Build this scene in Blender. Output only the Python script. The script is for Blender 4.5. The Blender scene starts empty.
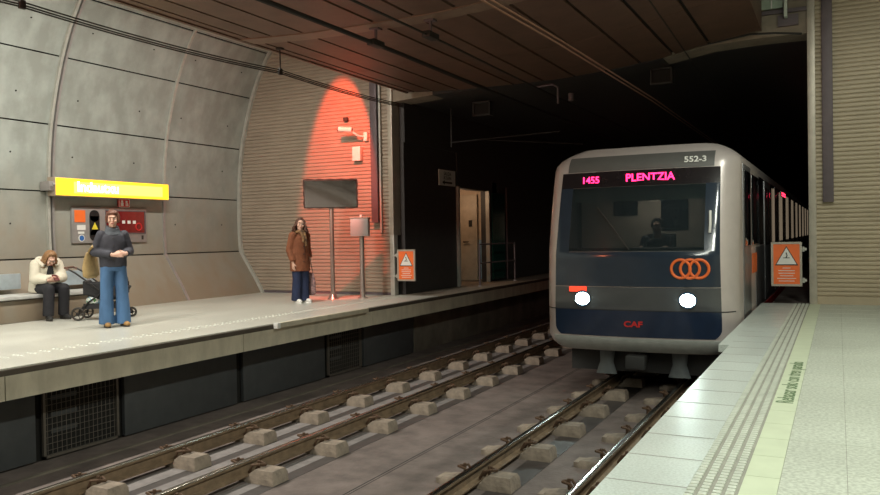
import bpy, bmesh, math, random
from mathutils import Vector, Matrix
random.seed(7)
PI = math.pi
sc = bpy.context.scene
C = sc.collection
R = math.radians
V = Vector

# ------------------------------------------------------------------ materials
def new_mat(name):
    m = bpy.data.materials.new(name); m.use_nodes = True
    return m, m.node_tree, m.node_tree.nodes['Principled BSDF']

def mat(name, col, rough=.6, metal=0, var=.12, scale=6, bump=0, bscale=40, spec=.5, col2=None, coat=0, stretch=None):
    m, nt, b = new_mat(name)
    b.inputs['Roughness'].default_value = rough
    b.inputs['Metallic'].default_value = metal
    b.inputs['Specular IOR Level'].default_value = spec
    if coat: b.inputs['Coat Weight'].default_value = coat; b.inputs['Coat Roughness'].default_value = .06
    tc = nt.nodes.new('ShaderNodeTexCoord'); src = tc.outputs['Object']
    if stretch:
        mp = nt.nodes.new('ShaderNodeMapping'); mp.inputs['Scale'].default_value = stretch
        nt.links.new(src, mp.inputs[0]); src = mp.outputs[0]
    if var or col2:
        n = nt.nodes.new('ShaderNodeTexNoise'); n.inputs['Scale'].default_value = scale
        n.inputs['Detail'].default_value = 6; n.inputs['Roughness'].default_value = .6
        nt.links.new(src, n.inputs['Vector'])
        r = nt.nodes.new('ShaderNodeValToRGB')
        r.color_ramp.elements[0].position = .32; r.color_ramp.elements[1].position = .68
        a = col2 if col2 else tuple(c*(1-var) for c in col)
        z = col if col2 else tuple(min(1, c*(1+var)) for c in col)
        r.color_ramp.elements[0].color = (*a, 1); r.color_ramp.elements[1].color = (*z, 1)
        nt.links.new(n.outputs['Fac'], r.inputs[0]); nt.links.new(r.outputs[0], b.inputs['Base Color'])
    else:
        b.inputs['Base Color'].default_value = (*col, 1)
    if bump:
        n2 = nt.nodes.new('ShaderNodeTexNoise'); n2.inputs['Scale'].default_value = bscale; n2.inputs['Detail'].default_value = 4
        nt.links.new(src, n2.inputs['Vector'])
        bp = nt.nodes.new('ShaderNodeBump'); bp.inputs['Strength'].default_value = bump; bp.inputs['Distance'].default_value = .02
        nt.links.new(n2.outputs['Fac'], bp.inputs['Height']); nt.links.new(bp.outputs[0], b.inputs['Normal'])
    return m

def emis(name, col, st, base=(.02,.02,.02)):
    m, nt, b = new_mat(name)
    b.inputs['Base Color'].default_value = (*base, 1)
    b.inputs['Emission Color'].default_value = (*col, 1)
    b.inputs['Emission Strength'].default_value = st
    return m

def glass_mat(name, tint, rough=.03, mix=.35):
    m, nt, b = new_mat(name)
    b.inputs['Base Color'].default_value = (*tint, 1); b.inputs['Roughness'].default_value = rough
    b.inputs['Specular IOR Level'].default_value = .6
    t = nt.nodes.new('ShaderNodeBsdfTransparent'); t.inputs[0].default_value = (.75, .8, .8, 1)
    mx = nt.nodes.new('ShaderNodeMixShader'); mx.inputs[0].default_value = mix
    out = nt.nodes['Material Output']
    nt.links.new(t.outputs[0], mx.inputs[1]); nt.links.new(b.outputs[0], mx.inputs[2]); nt.links.new(mx.outputs[0], out.inputs[0])
    return m

def tiled(name, c1, c2, scale, rough, bumpy=.1, streak=False):
    """speckled terrazzo"""
    m, nt, b = new_mat(name)
    tc = nt.nodes.new('ShaderNodeTexCoord')
    n = nt.nodes.new('ShaderNodeTexNoise'); n.inputs['Scale'].default_value = scale; n.inputs['Detail'].default_value = 3
    n3 = nt.nodes.new('ShaderNodeTexNoise'); n3.inputs['Scale'].default_value = .9; n3.inputs['Detail'].default_value = 5
    r = nt.nodes.new('ShaderNodeValToRGB'); r.color_ramp.elements[0].position = .38; r.color_ramp.elements[1].position = .6
    r.color_ramp.elements[0].color = (*c2, 1); r.color_ramp.elements[1].color = (*c1, 1)
    mx = nt.nodes.new('ShaderNodeMix'); mx.data_type = 'RGBA'; mx.blend_type = 'MULTIPLY'; mx.inputs[0].default_value = .3
    nt.links.new(tc.outputs['Object'], n.inputs['Vector']); nt.links.new(tc.outputs['Object'], n3.inputs['Vector'])
    nt.links.new(n.outputs['Fac'], r.inputs[0]); nt.links.new(r.outputs[0], mx.inputs[6]); nt.links.new(n3.outputs['Fac'], mx.inputs[7])
    nt.links.new(mx.outputs[2], b.inputs['Base Color'])
    b.inputs['Roughness'].default_value = rough
    mr = nt.nodes.new('ShaderNodeMapRange'); mr.inputs[3].default_value = rough-.08; mr.inputs[4].default_value = rough+.12
    nt.links.new(n3.outputs['Fac'], mr.inputs[0]); nt.links.new(mr.outputs[0], b.inputs['Roughness'])
    return m

M = {}
def vault_mat():
    """board-marked concrete with brown dirt low down"""
    m, nt, b = new_mat('vault_concrete')
    tc = nt.nodes.new('ShaderNodeTexCoord'); L = nt.links
    n = nt.nodes.new('ShaderNodeTexNoise'); n.inputs['Scale'].default_value = 1.6; n.inputs['Detail'].default_value = 8; n.inputs['Roughness'].default_value = .65
    mp = nt.nodes.new('ShaderNodeMapping'); mp.inputs['Scale'].default_value = (1, 1.6, .8)
    L.new(tc.outputs['Object'], mp.inputs[0])
    n2 = nt.nodes.new('ShaderNodeTexNoise'); n2.inputs['Scale'].default_value = 2.2; n2.inputs['Detail'].default_value = 7
    L.new(mp.outputs[0], n2.inputs['Vector']); L.new(tc.outputs['Object'], n.inputs['Vector'])
    ad = nt.nodes.new('ShaderNodeMath'); ad.operation = 'ADD'; L.new(n.outputs['Fac'], ad.inputs[0]); L.new(n2.outputs['Fac'], ad.inputs[1])
    r = nt.nodes.new('ShaderNodeValToRGB'); r.color_ramp.elements[0].position = .42; r.color_ramp.elements[1].position = .62
    hf = nt.nodes.new('ShaderNodeMath'); hf.operation = 'MULTIPLY'; hf.inputs[1].default_value = .5; L.new(ad.outputs[0], hf.inputs[0])
    L.new(hf.outputs[0], r.inputs[0])
    r.color_ramp.elements[0].color = (.255, .275, .25, 1); r.color_ramp.elements[1].color = (.355, .385, .36, 1)
    sx = nt.nodes.new('ShaderNodeSeparateXYZ'); L.new(tc.outputs['Object'], sx.inputs[0])
    z = nt.nodes.new('ShaderNodeMapRange'); z.inputs[1].default_value = .1; z.inputs[2].default_value = 2.6; z.inputs[3].default_value = .95; z.inputs[4].default_value = 0
    ma = nt.nodes.new('ShaderNodeMath'); ma.operation = 'MULTIPLY_ADD'; ma.inputs[1].default_value = 2.6; ma.inputs[2].default_value = -1.3
    L.new(n2.outputs['Fac'], ma.inputs[0]); zz = nt.nodes.new('ShaderNodeMath'); zz.operation = 'SUBTRACT'
    L.new(sx.outputs['Z'], zz.inputs[0]); L.new(ma.outputs[0], zz.inputs[1]); L.new(zz.outputs[0], z.inputs[0])
    mx = nt.nodes.new('ShaderNodeMix'); mx.data_type = 'RGBA'; L.new(z.outputs[0], mx.inputs[0]); L.new(r.outputs[0], mx.inputs[6])
    mx.inputs[7].default_value = (.235, .185, .13, 1)
    L.new(mx.outputs[2], b.inputs['Base Color']); b.inputs['Roughness'].default_value = .55
    return m
M['vault'] = vault_mat()
M['under'] = mat('undercarriage', (.03,.03,.03), .7)
M['dark'] = mat('dark_gap', (.012,.011,.01), .9, var=0)
M['trimlight'] = mat('pale_trim_metal', (.42,.42,.38), .45, .2)
M['slat'] = mat('painted_slats', (.33,.275,.215), .45, .1, var=.07, scale=2)
M['slatR'] = mat('painted_slats_right', (.41,.34,.235), .45, .1, var=.07, scale=2)
M['post'] = mat('aubergine_duct', (.12,.095,.105), .5, .2)
M['jamb'] = mat('jamb_metal', (.42,.38,.32), .4, .4)
M['lintel'] = mat('lintel_concrete', (.24,.20,.155), .8, scale=3, var=.2)
M['ceil'] = mat('ceiling_panels', (.13,.075,.052), .5, .15, var=.15, scale=3)
M['batten'] = mat('ceiling_batten', (.19,.125,.09), .5)
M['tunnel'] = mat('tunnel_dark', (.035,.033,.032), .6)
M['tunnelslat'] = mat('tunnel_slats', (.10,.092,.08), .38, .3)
M['platL'] = tiled('left_platform_terrazzo', (.62,.62,.56), (.51,.51,.45), 60, .30)
M['platR'] = tiled('right_platform_terrazzo', (.62,.66,.57), (.44,.47,.40), 45, .42)
M['edge'] = tiled('edge_slab', (.66,.72,.68), (.54,.59,.55), 70, .30)
M['rib'] = mat('tactile_ribs', (.52,.55,.48), .45)
M['ribbase'] = mat('tactile_base', (.27,.27,.23), .7)
M['cream'] = mat('cream_band', (.56,.62,.46), .42, var=.05)
M['ink'] = mat('stencil_ink', (.13,.2,.1), .6, var=0)
M['fascia'] = mat('fascia_concrete', (.50,.46,.36), .75, var=.16, scale=5, bump=.25, stretch=(1,1,.4))
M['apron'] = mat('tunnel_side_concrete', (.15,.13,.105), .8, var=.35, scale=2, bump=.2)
M['panel'] = mat('perforated_panel', (.085,.09,.095), .5, .4, var=.1, bump=.4, bscale=180)
M['mesh'] = mat('grille_wire', (.16,.14,.12), .5, .5)
M['bed'] = mat('track_bed', (.145,.115,.105), .85, var=.28, scale=3.2, bump=.3, bscale=25)
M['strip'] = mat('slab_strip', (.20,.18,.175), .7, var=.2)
M['darkening'] = mat('dark_bed_strip', (.055,.045,.042), .6, var=.2)
M['rail'] = mat('rusty_rail', (.17,.115,.07), .75, .1, var=.3, scale=8)
M['railhead'] = mat('worn_rail_head', (.50,.47,.42), .25, 1, var=.1)
M['block'] = mat('sleeper_block', (.235,.19,.15), .85, var=.35, scale=7, bump=.4, bscale=30)
M['clip'] = mat('rusty_clip', (.11,.065,.04), .7, .4)
M['wire'] = mat('black_cable', (.02,.018,.016), .6, var=0)
M['copper'] = mat('contact_copper', (.42,.23,.15), .35, .9)
M['steel'] = mat('brushed_steel', (.46,.44,.42), .3, .9, var=.08)
M['steelpaint'] = mat('grey_cabinet', (.34,.32,.31), .45, .4, var=.08)
M['mirror'] = mat('mirror_face', (.85,.82,.78), .08, 1, var=0)
M['blackrub'] = mat('black_edge', (.03,.025,.02), .6)
M['white'] = mat('white_paint', (.75,.75,.72), .4, var=.04)
M['orange'] = mat('orange_patch', (.85,.16,.03), .5, var=.05)
M['red'] = mat('red_print', (.55,.02,.02), .45, var=.05)
M['blue'] = mat('blue_print', (.03,.13,.4), .45, var=.05)
M['yellow'] = mat('yellow_print', (.75,.62,.05), .5, var=.03)
M['inkblack'] = mat('black_print', (.01,.01,.01), .5, var=0)
M['bench'] = mat('bench_metal', (.62,.63,.61), .4, .3)
M['benchback'] = mat('bench_back_metal', (.45,.53,.58), .35, .4)
M['green'] = mat('dark_green_glass', (.01,.06,.045), .12)
M['plaster'] = mat('service_room_plaster', (.50,.40,.30), .7)
M['doorleaf'] = mat('service_door', (.42,.36,.28), .5)

# ------------------------------------------------------------------ mesh helpers
class MB:
    def __init__(s): s.bm = bmesh.new()
    def box(s, x0, x1, y0, y1, z0, z1, bev=0):
        vs = [s.bm.verts.new((x, y, z)) for z in (z0, z1) for y in (y0, y1) for x in (x0, x1)]
        fs = [(0,2,3,1),(4,5,7,6),(0,1,5,4),(2,6,7,3),(1,3,7,5),(0,4,6,2)]
        nf = [s.bm.faces.new([vs[i] for i in f]) for f in fs]
        if bev:
            es = list({e for f in nf for e in f.edges})
            bmesh.ops.bevel(s.bm, geom=es, offset=bev, segments=2, affect='EDGES', profile=.6)
        return s
    def obox(s, c, size, rz=0, rx=0, ry=0, bev=0):
        n0 = set(s.bm.verts)
        h = [q/2 for q in size]; s.box(-h[0],h[0],-h[1],h[1],-h[2],h[2],bev)
        mt = Matrix.Translation(c) @ Matrix.Rotation(rz,4,'Z') @ Matrix.Rotation(rx,4,'X') @ Matrix.Rotation(ry,4,'Y')
        for v in s.bm.verts:
            if v not in n0: v.co = mt @ v.co
        return s
    def quad(s, *ps):
        s.bm.faces.new([s.bm.verts.new(p) for p in ps]); return s
    def tube(s, pts, rad, seg=10, ref=None, cap=True):
        pts = [V(p) for p in pts]
        if not isinstance(rad, (list, tuple)) : rad = [rad]*len(pts)
        rings = []
        side = None
        for i, p in enumerate(pts):
            t = (pts[min(i+1, len(pts)-1)]-pts[max(i-1, 0)])
            t = t.normalized() if t.length > 1e-9 else V((0,0,1))
            if ref is not None: sd = V(ref)
            elif side is not None: sd = side
            else: sd = V((1,0,0)) if abs(t.x) < .8 else V((0,1,0))
            sd = sd - t*sd.dot(t)
            if sd.length < 1e-4: sd = t.orthogonal()
            sd.normalize(); side = sd; up = t.cross(sd)
            r = rad[i]; a, b_ = (r, r) if not isinstance(r, (list, tuple)) else r
            rings.append([s.bm.verts.new(p + sd*(a*math.cos(2*PI*k/seg)) + up*(b_*math.sin(2*PI*k/seg))) for k in range(seg)])
        for A, B in zip(rings, rings[1:]):
            for k in range(seg):
                s.bm.faces.new((A[k], A[(k+1)%seg], B[(k+1)%seg], B[k]))
        if cap:
            s.bm.faces.new(rings[0][::-1]); s.bm.faces.new(rings[-1])
        return s
    def cyl(s, p0, p1, r, seg=16): return s.tube([p0, p1], r, seg)
    def ell(s, c, r, rot=None, seg=16, rings=10):
        if not isinstance(r, (list, tuple)): r = (r, r, r)
        mt = Matrix.Translation(c) @ (rot.to_4x4() if rot else Matrix.Identity(4)) @ Matrix.Diagonal((*r, 1))
        bmesh.ops.create_uvsphere(s.bm, u_segments=seg, v_segments=rings, radius=1, matrix=mt); return s
    def ring(s, c, nrm, R_, r, seg=28, seg2=8):
        nrm = V(nrm).normalized(); a = nrm.orthogonal().normalized(); b_ = nrm.cross(a); c = V(c)
        rs = []
        for i in range(seg):
            th = 2*PI*i/seg; d = a*math.cos(th)+b_*math.sin(th)
            rs.append([s.bm.verts.new(c + d*(R_+r*math.cos(2*PI*k/seg2)) + nrm*(r*math.sin(2*PI*k/seg2))) for k in range(seg2)])
        for i in range(seg):
            A, B = rs[i], rs[(i+1)%seg]
            for k in range(seg2): s.bm.faces.new((A[k], A[(k+1)%seg2], B[(k+1)%seg2], B[k]))
        return s
    def prism(s, poly, axis, a, b_):
        """poly of 2D points extruded along axis 'x','y','z' from a to b"""
        def P(u, w, t): return {'x': (t,u,w), 'y': (u,t,w), 'z': (u,w,t)}[axis]
        A = [s.bm.verts.new(P(u, w, a)) for u, w in poly]; B = [s.bm.verts.new(P(u, w, b_)) for u, w in poly]
        n = len(poly)
        for i in range(n): s.bm.faces.new((A[i], A[(i+1)%n], B[(i+1)%n], B[i]))
        s.bm.faces.new(A[::-1]); s.bm.faces.new(B); return s
    def xf(s, mt):
        for v in s.bm.verts: v.co = mt @ v.co
        return s
    def remesh(s, voxel, sm=4):
        me = bpy.data.meshes.new('t'); bmesh.ops.recalc_face_normals(s.bm, faces=s.bm.faces); s.bm.to_mesh(me)
        o = bpy.data.objects.new('t', me); C.objects.link(o)
        m = o.modifiers.new('r', 'REMESH'); m.mode = 'VOXEL'; m.voxel_size = voxel; m.use_smooth_shade = True
        if sm:
            m2 = o.modifiers.new('s', 'SMOOTH'); m2.iterations = sm; m2.factor = .5
        dg = bpy.context.evaluated_depsgraph_get()
        e = o.evaluated_get(dg); nm = bpy.data.meshes.new_from_object(e, depsgraph=dg)
        s.bm.free(); s.bm = bmesh.new(); s.bm.from_mesh(nm)
        bpy.data.objects.remove(o); bpy.data.meshes.remove(me); bpy.data.meshes.remove(nm)
        s.smooth = True
        return s

def link(name, mb, m, smooth=None, angle=35):
    me = bpy.data.meshes.new(name)
    bmesh.ops.recalc_face_normals(mb.bm, faces=mb.bm.faces)
    mb.bm.to_mesh(me); mb.bm.free()
    me.materials.append(m)
    me.polygons.foreach_set('use_smooth', [True]*len(me.polygons))
    if not getattr(mb, 'smooth', False): me.set_sharp_from_angle(angle=R(angle))
    o = bpy.data.objects.new(name, me); C.objects.link(o)
    return o

def tag(o, label, cat, group=None, kind=None):
    if label: o['label'] = label
    if cat: o['category'] = cat
    if group: o['group'] = group
    if kind: o['kind'] = kind
    return o

def struct(name, mb, m, label=None):
    o = link(name, mb, m); o['kind'] = 'structure'
    if label: o['label'] = label; o['category'] = name.split('_')[0]
    return o

def thing(name, label, cat, loc, rz=0, group=None):
    o = bpy.data.objects.new(name, None); C.objects.link(o); o.empty_display_size = .2
    o.location = loc; o.rotation_euler = (0, 0, rz)
    return tag(o, label, cat, group)

def part(name, mb, m, root, label=None, world=True):
    """mb in world coordinates (world=True, unrotated ancestors) or in the root's local frame"""
    if world:
        off = V((0,0,0)); p = root
        while p: off += p.location; p = p.parent
        mb.xf(Matrix.Translation(-off))
    o = link(name, mb, m); o.parent = root
    if label: o['label'] = label
    return o

def solid(name, mb, m, label, cat, group=None):
    xs = [v.co for v in mb.bm.verts]
    c = V(((min(v.x for v in xs)+max(v.x for v in xs))/2, (min(v.y for v in xs)+max(v.y for v in xs))/2, min(v.z for v in xs)))
    mb.xf(Matrix.Translation(-c)); o = link(name, mb, m); o.location = c
    return tag(o, label, cat, group)

def text_mb(s, size, mt, ext=.001, align='CENTER', spacing=1.0, sx=1.0, bold=0):
    cu = bpy.data.curves.new('t', 'FONT'); cu.body = s; cu.size = size; cu.extrude = ext; cu.align_x = align; cu.align_y = 'CENTER'
    cu.space_character = spacing; cu.offset = bold
    o = bpy.data.objects.new('t', cu); C.objects.link(o)
    dg = bpy.context.evaluated_depsgraph_get(); me = bpy.data.meshes.new_from_object(o.evaluated_get(dg), depsgraph=dg)
    mb = MB(); mb.bm.from_mesh(me); bpy.data.objects.remove(o); bpy.data.meshes.remove(me)
    mb.xf(mt @ Matrix.Diagonal((sx, 1, 1, 1))); return mb

# orientation matrices for text: reads on faces looking towards -Y, +X
def face_negy(x, y, z): return Matrix.Translation((x,y,z)) @ Matrix.Rotation(PI/2, 4, 'X')
def face_posx(x, y, z): return Matrix.Translation((x,y,z)) @ Matrix.Rotation(PI/2, 4, 'Z') @ Matrix.Rotation(PI/2, 4, 'X')

def lerp_tab(tab, z):
    if z <= tab[0][0]: return tab[0][1]
    for (a, fa), (b_, fb) in zip(tab, tab[1:]):
        if z <= b_: return fa + (fb-fa)*(z-a)/(b_-a)
    return tab[-1][1]

ENDY = 14.35
YB = -11.0
# ------------------------------------------------------------------ vaulted left wall
VP = [(0,-11.75),(.3,-11.93),(.93,-12.36),(1.3,-12.385),(1.6,-12.39),(2.1,-12.375),(2.6,-12.355),(3.0,-12.315),(3.28,-12.27),(3.6,-12.20),(3.96,-12.10),(4.3,-11.99),(4.6,-11.87),(4.9,-11.73),(5.16,-11.58),(5.36,-11.45),(5.56,-11.29),(5.75,-11.12),(5.95,-10.92)]
def vx(z): return lerp_tab(VP, z)
def vault_strip(mb, z0, z1, y0, y1, off=0, n=8, thick=0):
    for i in range(n):
        a = z0+(z1-z0)*i/n; b_ = z0+(z1-z0)*(i+1)/n
        ps = [(vx(a)+off,y0,a),(vx(a)+off,y1,a),(vx(b_)+off,y1,b_),(vx(b_)+off,y0,b_)]
        mb.quad(*ps)
zj = [0,.945,2.12,3.28,4.42,5.38,5.95]
yj = [YB,-3.6,-1.0,1.6,4.2,6.8,9.4,12.03,14.33]
mb = MB()
for za, zb in zip(zj, zj[1:]):
    for ya, yb in zip(yj, yj[1:]):
        g = .012
        vault_strip(mb, za+(g if za else 0), zb-g, ya+g, yb-g)
bmesh.ops.remove_doubles(mb.bm, verts=mb.bm.verts, dist=.0005)
bmesh.ops.solidify(mb.bm, geom=mb.bm.faces, thickness=.04)
wl = struct('wall_left', mb, M['vault'])
mb = MB(); vault_strip(mb, 0, 5.95, YB, ENDY, -.07, 24); bmesh.ops.remove_doubles(mb.bm, verts=mb.bm.verts, dist=.0005)
struct('wall_left', mb, M['dark'])
mb = MB()
for yc in (5.5, 8.1, 10.7, 13.2):
    for z in (1.55, 2.75, 3.75, 4.9):
        for dy in (-.85, .55):
            mb.cyl((vx(z)-.01, yc+dy, z), (vx(z)+.004, yc+dy, z), .016, 8)
struct('trim_1', mb, M['dark'])
def arch(y, w, proud, m, name, z0=0, z1=5.95, n=34):
    mb = MB(); prev = None
    for i in range(n+1):
        z = z0+(z1-z0)*i/n; x = vx(z)
        ring = [mb.bm.verts.new(p) for p in ((x-.02,y-w,z),(x+proud,y-w,z),(x+proud,y+w,z),(x-.02,y+w,z))]
        if prev:
            for k in range(4): mb.bm.faces.new((prev[k], prev[(k+1)%4], ring[(k+1)%4], ring[k]))
        prev = ring
    return struct(name, mb, m)
arch(9.355, .022, .05, M['trimlight'], 'trim_2'); arch(9.44, .020, .05, M['steelpaint'], 'trim_3')
arch(12.03, .022, .04, M['trimlight'], 'trim_4', 2.13); arch(12.03, .028, .03, M['steelpaint'], 'trim_5', 0, 2.13)
arch(14.31, .035, .07, M['trimlight'], 'trim_6'); arch(6.8, .032, .05, M['trimlight'], 'trim_7')
mb = MB(); mb.box(-11.44, -11.34, YB, ENDY-.05, 5.42, 5.50); struct('trim_8', mb, M['trimlight'])

# ------------------------------------------------------------------ slatted end walls
def slats(x0, x1, z0, z1, y, pitch=.078, d=.022):
    mb = MB(); n = int((z1-z0)/pitch); prev = None
    for i in range(n):
        z = z0+i*pitch
        for dy, dz in ((d,0),(d,.12),(.004,.22),(0,.5),(.004,.88)):
            r = [mb.bm.verts.new((x0,y+dy,z+dz*pitch)), mb.bm.verts.new((x1,y+dy,z+dz*pitch))]
            if prev: mb.bm.faces.new((prev[0], prev[1], r[1], r[0]))
            prev = r
    return mb
mb = slats(-12.42, -8.34, .04, 6.3, ENDY-.01); mb.box(-12.42,-8.34,ENDY+.04,ENDY+.25,0,6.3)
struct('wall_back', mb, M['slat'], 'beige ribbed metal end wall behind the left platform, washed in red light')
mb = slats(-.32, 4.2, .06, 6.3, ENDY-.01, .0705); mb.box(-.32,4.2,ENDY+.04,ENDY+.25,0,6.3)
struct('wall_front', mb, M['slatR'], 'beige ribbed metal end wall of the right platform')
mb = MB(); mb.box(-.32, 4.2, ENDY-.03, ENDY+.02, 0, .12); struct('baseboard_right', mb, M['slatR'])
mb = MB(); mb.box(-12.1, -8.34, ENDY-.02, ENDY+.02, 0, .05); struct('baseboard_left', mb, M['post'])
# jambs of the tunnel mouth
mb = MB(); mb.box(-.425, -.31, ENDY-.06, ENDY+.3, 0, 6.2, .006); struct('trim_9', mb, M['jamb'])
mb = MB(); mb.box(-8.36, -8.25, ENDY-.05, ENDY+.3, 1.25, 6.2, .006); struct('trim_10', mb, M['jamb'])
mb = MB(); mb.box(-8.34, -8.24, ENDY-.06, ENDY+.1, 0, 1.25, .006); struct('trim_11', mb, M['trimlight'])
# vertical ducts on the slatted walls
solid('cable_duct', MB().box(-.215, -.055, ENDY-.10, ENDY-.02, 1.66, 6.0, .008), M['post'], 'dark purple-brown vertical duct on the right ribbed wall, beside the tunnel mouth', 'duct')
solid('cable_duct', MB().box(-8.74, -8.58, ENDY-.12, ENDY-.02, 1.52, 5.6, .008), M['post'], 'dark vertical duct on the left ribbed wall, just left of the tunnel mouth', 'duct')
solid('conduit', MB().box(-8.565, -8.52, ENDY-.07, ENDY-.02, 1.3, 5.6, .006), M['trimlight'], 'thin pale conduit running down beside the dark duct on the left ribbed wall', 'pipe')

# ------------------------------------------------------------------ low ceiling over the tracks
CP = [(-7.80,4.15),(-7.6,4.135),(-6.6,4.085),(-5.5,4.08),(-4.6,4.085),(-3.65,4.15),(-2.73,4.255),(-1.95,4.41),(-1.14,4.53),(-.3,4.60)]
def cz(x): return lerp_tab(CP, x)
xj = [-7.80,-7.62,-7.22,-6.66,-6.08,-5.5,-4.9,-4.3,-3.7,-3.1,-2.52,-1.93,-1.14]
yc = [YB,-5.4,-3.0,-.55,1.9,4.35,6.8,9.12,9.47,11.85,14.2]
mb = MB()
for xa, xb in zip(xj, xj[1:]):
    for ya, yb in zip(yc, yc[1:]):
        if (ya, yb) == (9.12, 9.47): continue
        g = .024; a, b_ = xa+g, xb-g; y0, y1 = ya+.006, yb-.006
        if xa == -7.80: a = xa
        if xb == -1.14: b_ = xb
        nn = 3
        for i in range(nn):
            p, q = a+(b_-a)*i/nn, a+(b_-a)*(i+1)/nn
            mb.quad((p,y0,cz(p)),(q,y0,cz(q)),(q,y1,cz(q)),(p,y1,cz(p)))
bmesh.ops.remove_doubles(mb.bm, verts=mb.bm.verts, dist=.0005)
bmesh.ops.solidify(mb.bm, geom=mb.bm.faces, thickness=-.04)
struct('ceiling', mb, M['ceil'], 'low brown panelled ceiling over the two tracks')
mb = MB()
top = [(x, z+.5) for x, z in CP[:-1]]
poly = [(x, z+.05) for x, z in CP[:-1]] + top[::-1]
mb.prism(poly, 'y', YB, 14.19); struct('ceiling', mb, M['dark'])
mb = MB()
for i in range(20):
    p, q = -7.80+i*.333, -7.80+(i+1)*.333
    mb.quad((p,9.13,cz(p)-.012),(q,9.13,cz(q)-.012),(q,9.45,cz(q)-.012),(p,9.45,cz(p)-.012))
bmesh.ops.remove_doubles(mb.bm, verts=mb.bm.verts, dist=.0005); bmesh.ops.solidify(mb.bm, geom=mb.bm.faces, thickness=-.03)
struct('ceiling', mb, M['batten'])
# edge mouldings
mb = MB(); mb.box(-7.84,-7.79,YB,14.2,4.13,4.68); struct('trim_12', mb, M['ceil'])
mb = MB(); mb.box(-1.15,-1.10,YB,14.2,4.52,5.05); struct('trim_13', mb, M['ceil'])
# high soffits above both platforms
struct('ceiling', MB().box(-12.5,-6.9,YB,14.6,5.97,6.1), M['lintel'])
struct('ceiling', MB().box(-2.4,4.3,YB,14.6,5.97,6.1), M['lintel'])
struct('ceiling', MB().box(-7.0,-2.3,YB,14.6,4.95,5.1), M['dark'])
# lintel wall over the tunnel mouth
LP = [(-8.25,4.02),(-7.3,4.08),(-6.4,4.10),(-5.5,4.11),(-4.6,4.12),(-3.65,4.18),(-2.73,4.28),(-1.95,4.41),(-1.2,4.44),(-.42,4.43)]
mb = MB(); mb.prism(LP + [(-.42,6.1),(-8.25,6.1)], 'y', ENDY, ENDY+.55); struct('wall_tunnel_mouth', mb, M['lintel'], 'beige concrete lintel wall above the tunnel mouth')
LQ = [p for p in LP if -7.5 < p[0] < -2.6]
mb = MB(); mb.prism([(x,z-.012) for x,z in LQ]+[(x,z+.14) for x,z in LQ[::-1]], 'y', ENDY-.03, ENDY+.6); struct('trim_26', mb, M['tunnel'])  # added dark strip, shades the brightly lit middle of the lintel edge
mb = MB(); mb.box(-2.2,-.42,ENDY-.05,ENDY,4.80,4.86); struct('trim_14', mb, M['post'])

# ------------------------------------------------------------------ tunnel
TL = -8.12
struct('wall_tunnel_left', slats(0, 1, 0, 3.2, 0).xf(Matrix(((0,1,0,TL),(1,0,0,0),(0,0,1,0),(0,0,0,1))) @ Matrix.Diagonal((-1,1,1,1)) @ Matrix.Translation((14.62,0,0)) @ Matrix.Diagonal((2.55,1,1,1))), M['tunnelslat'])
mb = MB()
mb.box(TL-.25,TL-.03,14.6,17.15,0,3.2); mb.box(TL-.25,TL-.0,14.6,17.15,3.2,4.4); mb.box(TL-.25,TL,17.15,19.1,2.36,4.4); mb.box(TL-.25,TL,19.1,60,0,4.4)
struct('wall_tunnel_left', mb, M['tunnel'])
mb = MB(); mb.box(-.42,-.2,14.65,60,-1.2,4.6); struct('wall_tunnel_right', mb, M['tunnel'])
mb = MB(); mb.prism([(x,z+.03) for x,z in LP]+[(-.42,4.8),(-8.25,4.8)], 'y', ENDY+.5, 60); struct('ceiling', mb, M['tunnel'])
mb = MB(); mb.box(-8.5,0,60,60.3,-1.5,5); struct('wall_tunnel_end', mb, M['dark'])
# service room
mb = MB()
mb.box(TL-1.9,TL-1.8,16.6,19.6,0,2.6); mb.box(TL-1.8,TL-.25,16.6,17.0,0,2.6); mb.box(TL-1.8,TL-.0,19.3,19.6,0,2.6); mb.box(TL-1.8,TL-.25,17.0,19.3,2.45,2.6)
struct('wall_service_room', mb, M['plaster'])
t = thing('door_1', None, None, (TL-.1,17.2,0)); t['kind'] = 'structure'
part('door_leaf', MB().box(TL-1.35,TL-.42,19.22,19.28,.02,2.3,.005), M['doorleaf'], t)
part('handle', MB().cyl((TL-.80,19.22,1.05),(TL-.80,19.15,1.05),.015).cyl((TL-.80,19.16,1.05),(TL-.65,19.16,1.05),.015), M['blackrub'], t)
part('notice', MB().box(TL-.66,TL-.56,19.21,19.219,1.45,1.62), M['inkblack'], t)
part('door_frame', MB().box(TL-.12,TL+.04,17.13,17.2,0,2.4).box(TL-.1,TL+.0,19.06,19.12,0,2.36), M['trimlight'], t)
solid('poster', MB().box(TL-.38,TL-.26,19.24,19.27,.06,1.1), mat('pale_blue_poster', (.25,.42,.6), .5), 'pale blue board standing low inside the lit service doorway', 'board')
solid('glass_screen', MB().box(TL+.005,TL+.035,19.2,20.05,.05,2.32), M['green'], 'dark green glossy panel on the tunnel wall, right of the lit service doorway', 'panel')
solid('pipe', MB().cyl((TL+.05,20.15,.02),(TL+.05,20.15,2.5),.022), M['post'], 'thin grey upright pipe beside the dark green panel in the tunnel', 'pipe')
# walkway railing
t = thing('railing', 'thin grey metal guard rail on the walkway in front of the lit service doorway', 'railing', (-7.6,18.4,0))
for y in (17.22, 19.5): part('post', MB().cyl((-7.6,y,0),(-7.6,y,1.02),.022), M['post'], t)
for z in (1.0, .55): part('bar', MB().cyl((-7.6,17.22,z),(-7.6,19.5,z),.018), M['post'], t)
for y in (17.22, 19.5): part('foot', MB().cyl((-7.6,y,0),(-7.6,y,.03),.05), M['steelpaint'], t)
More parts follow.
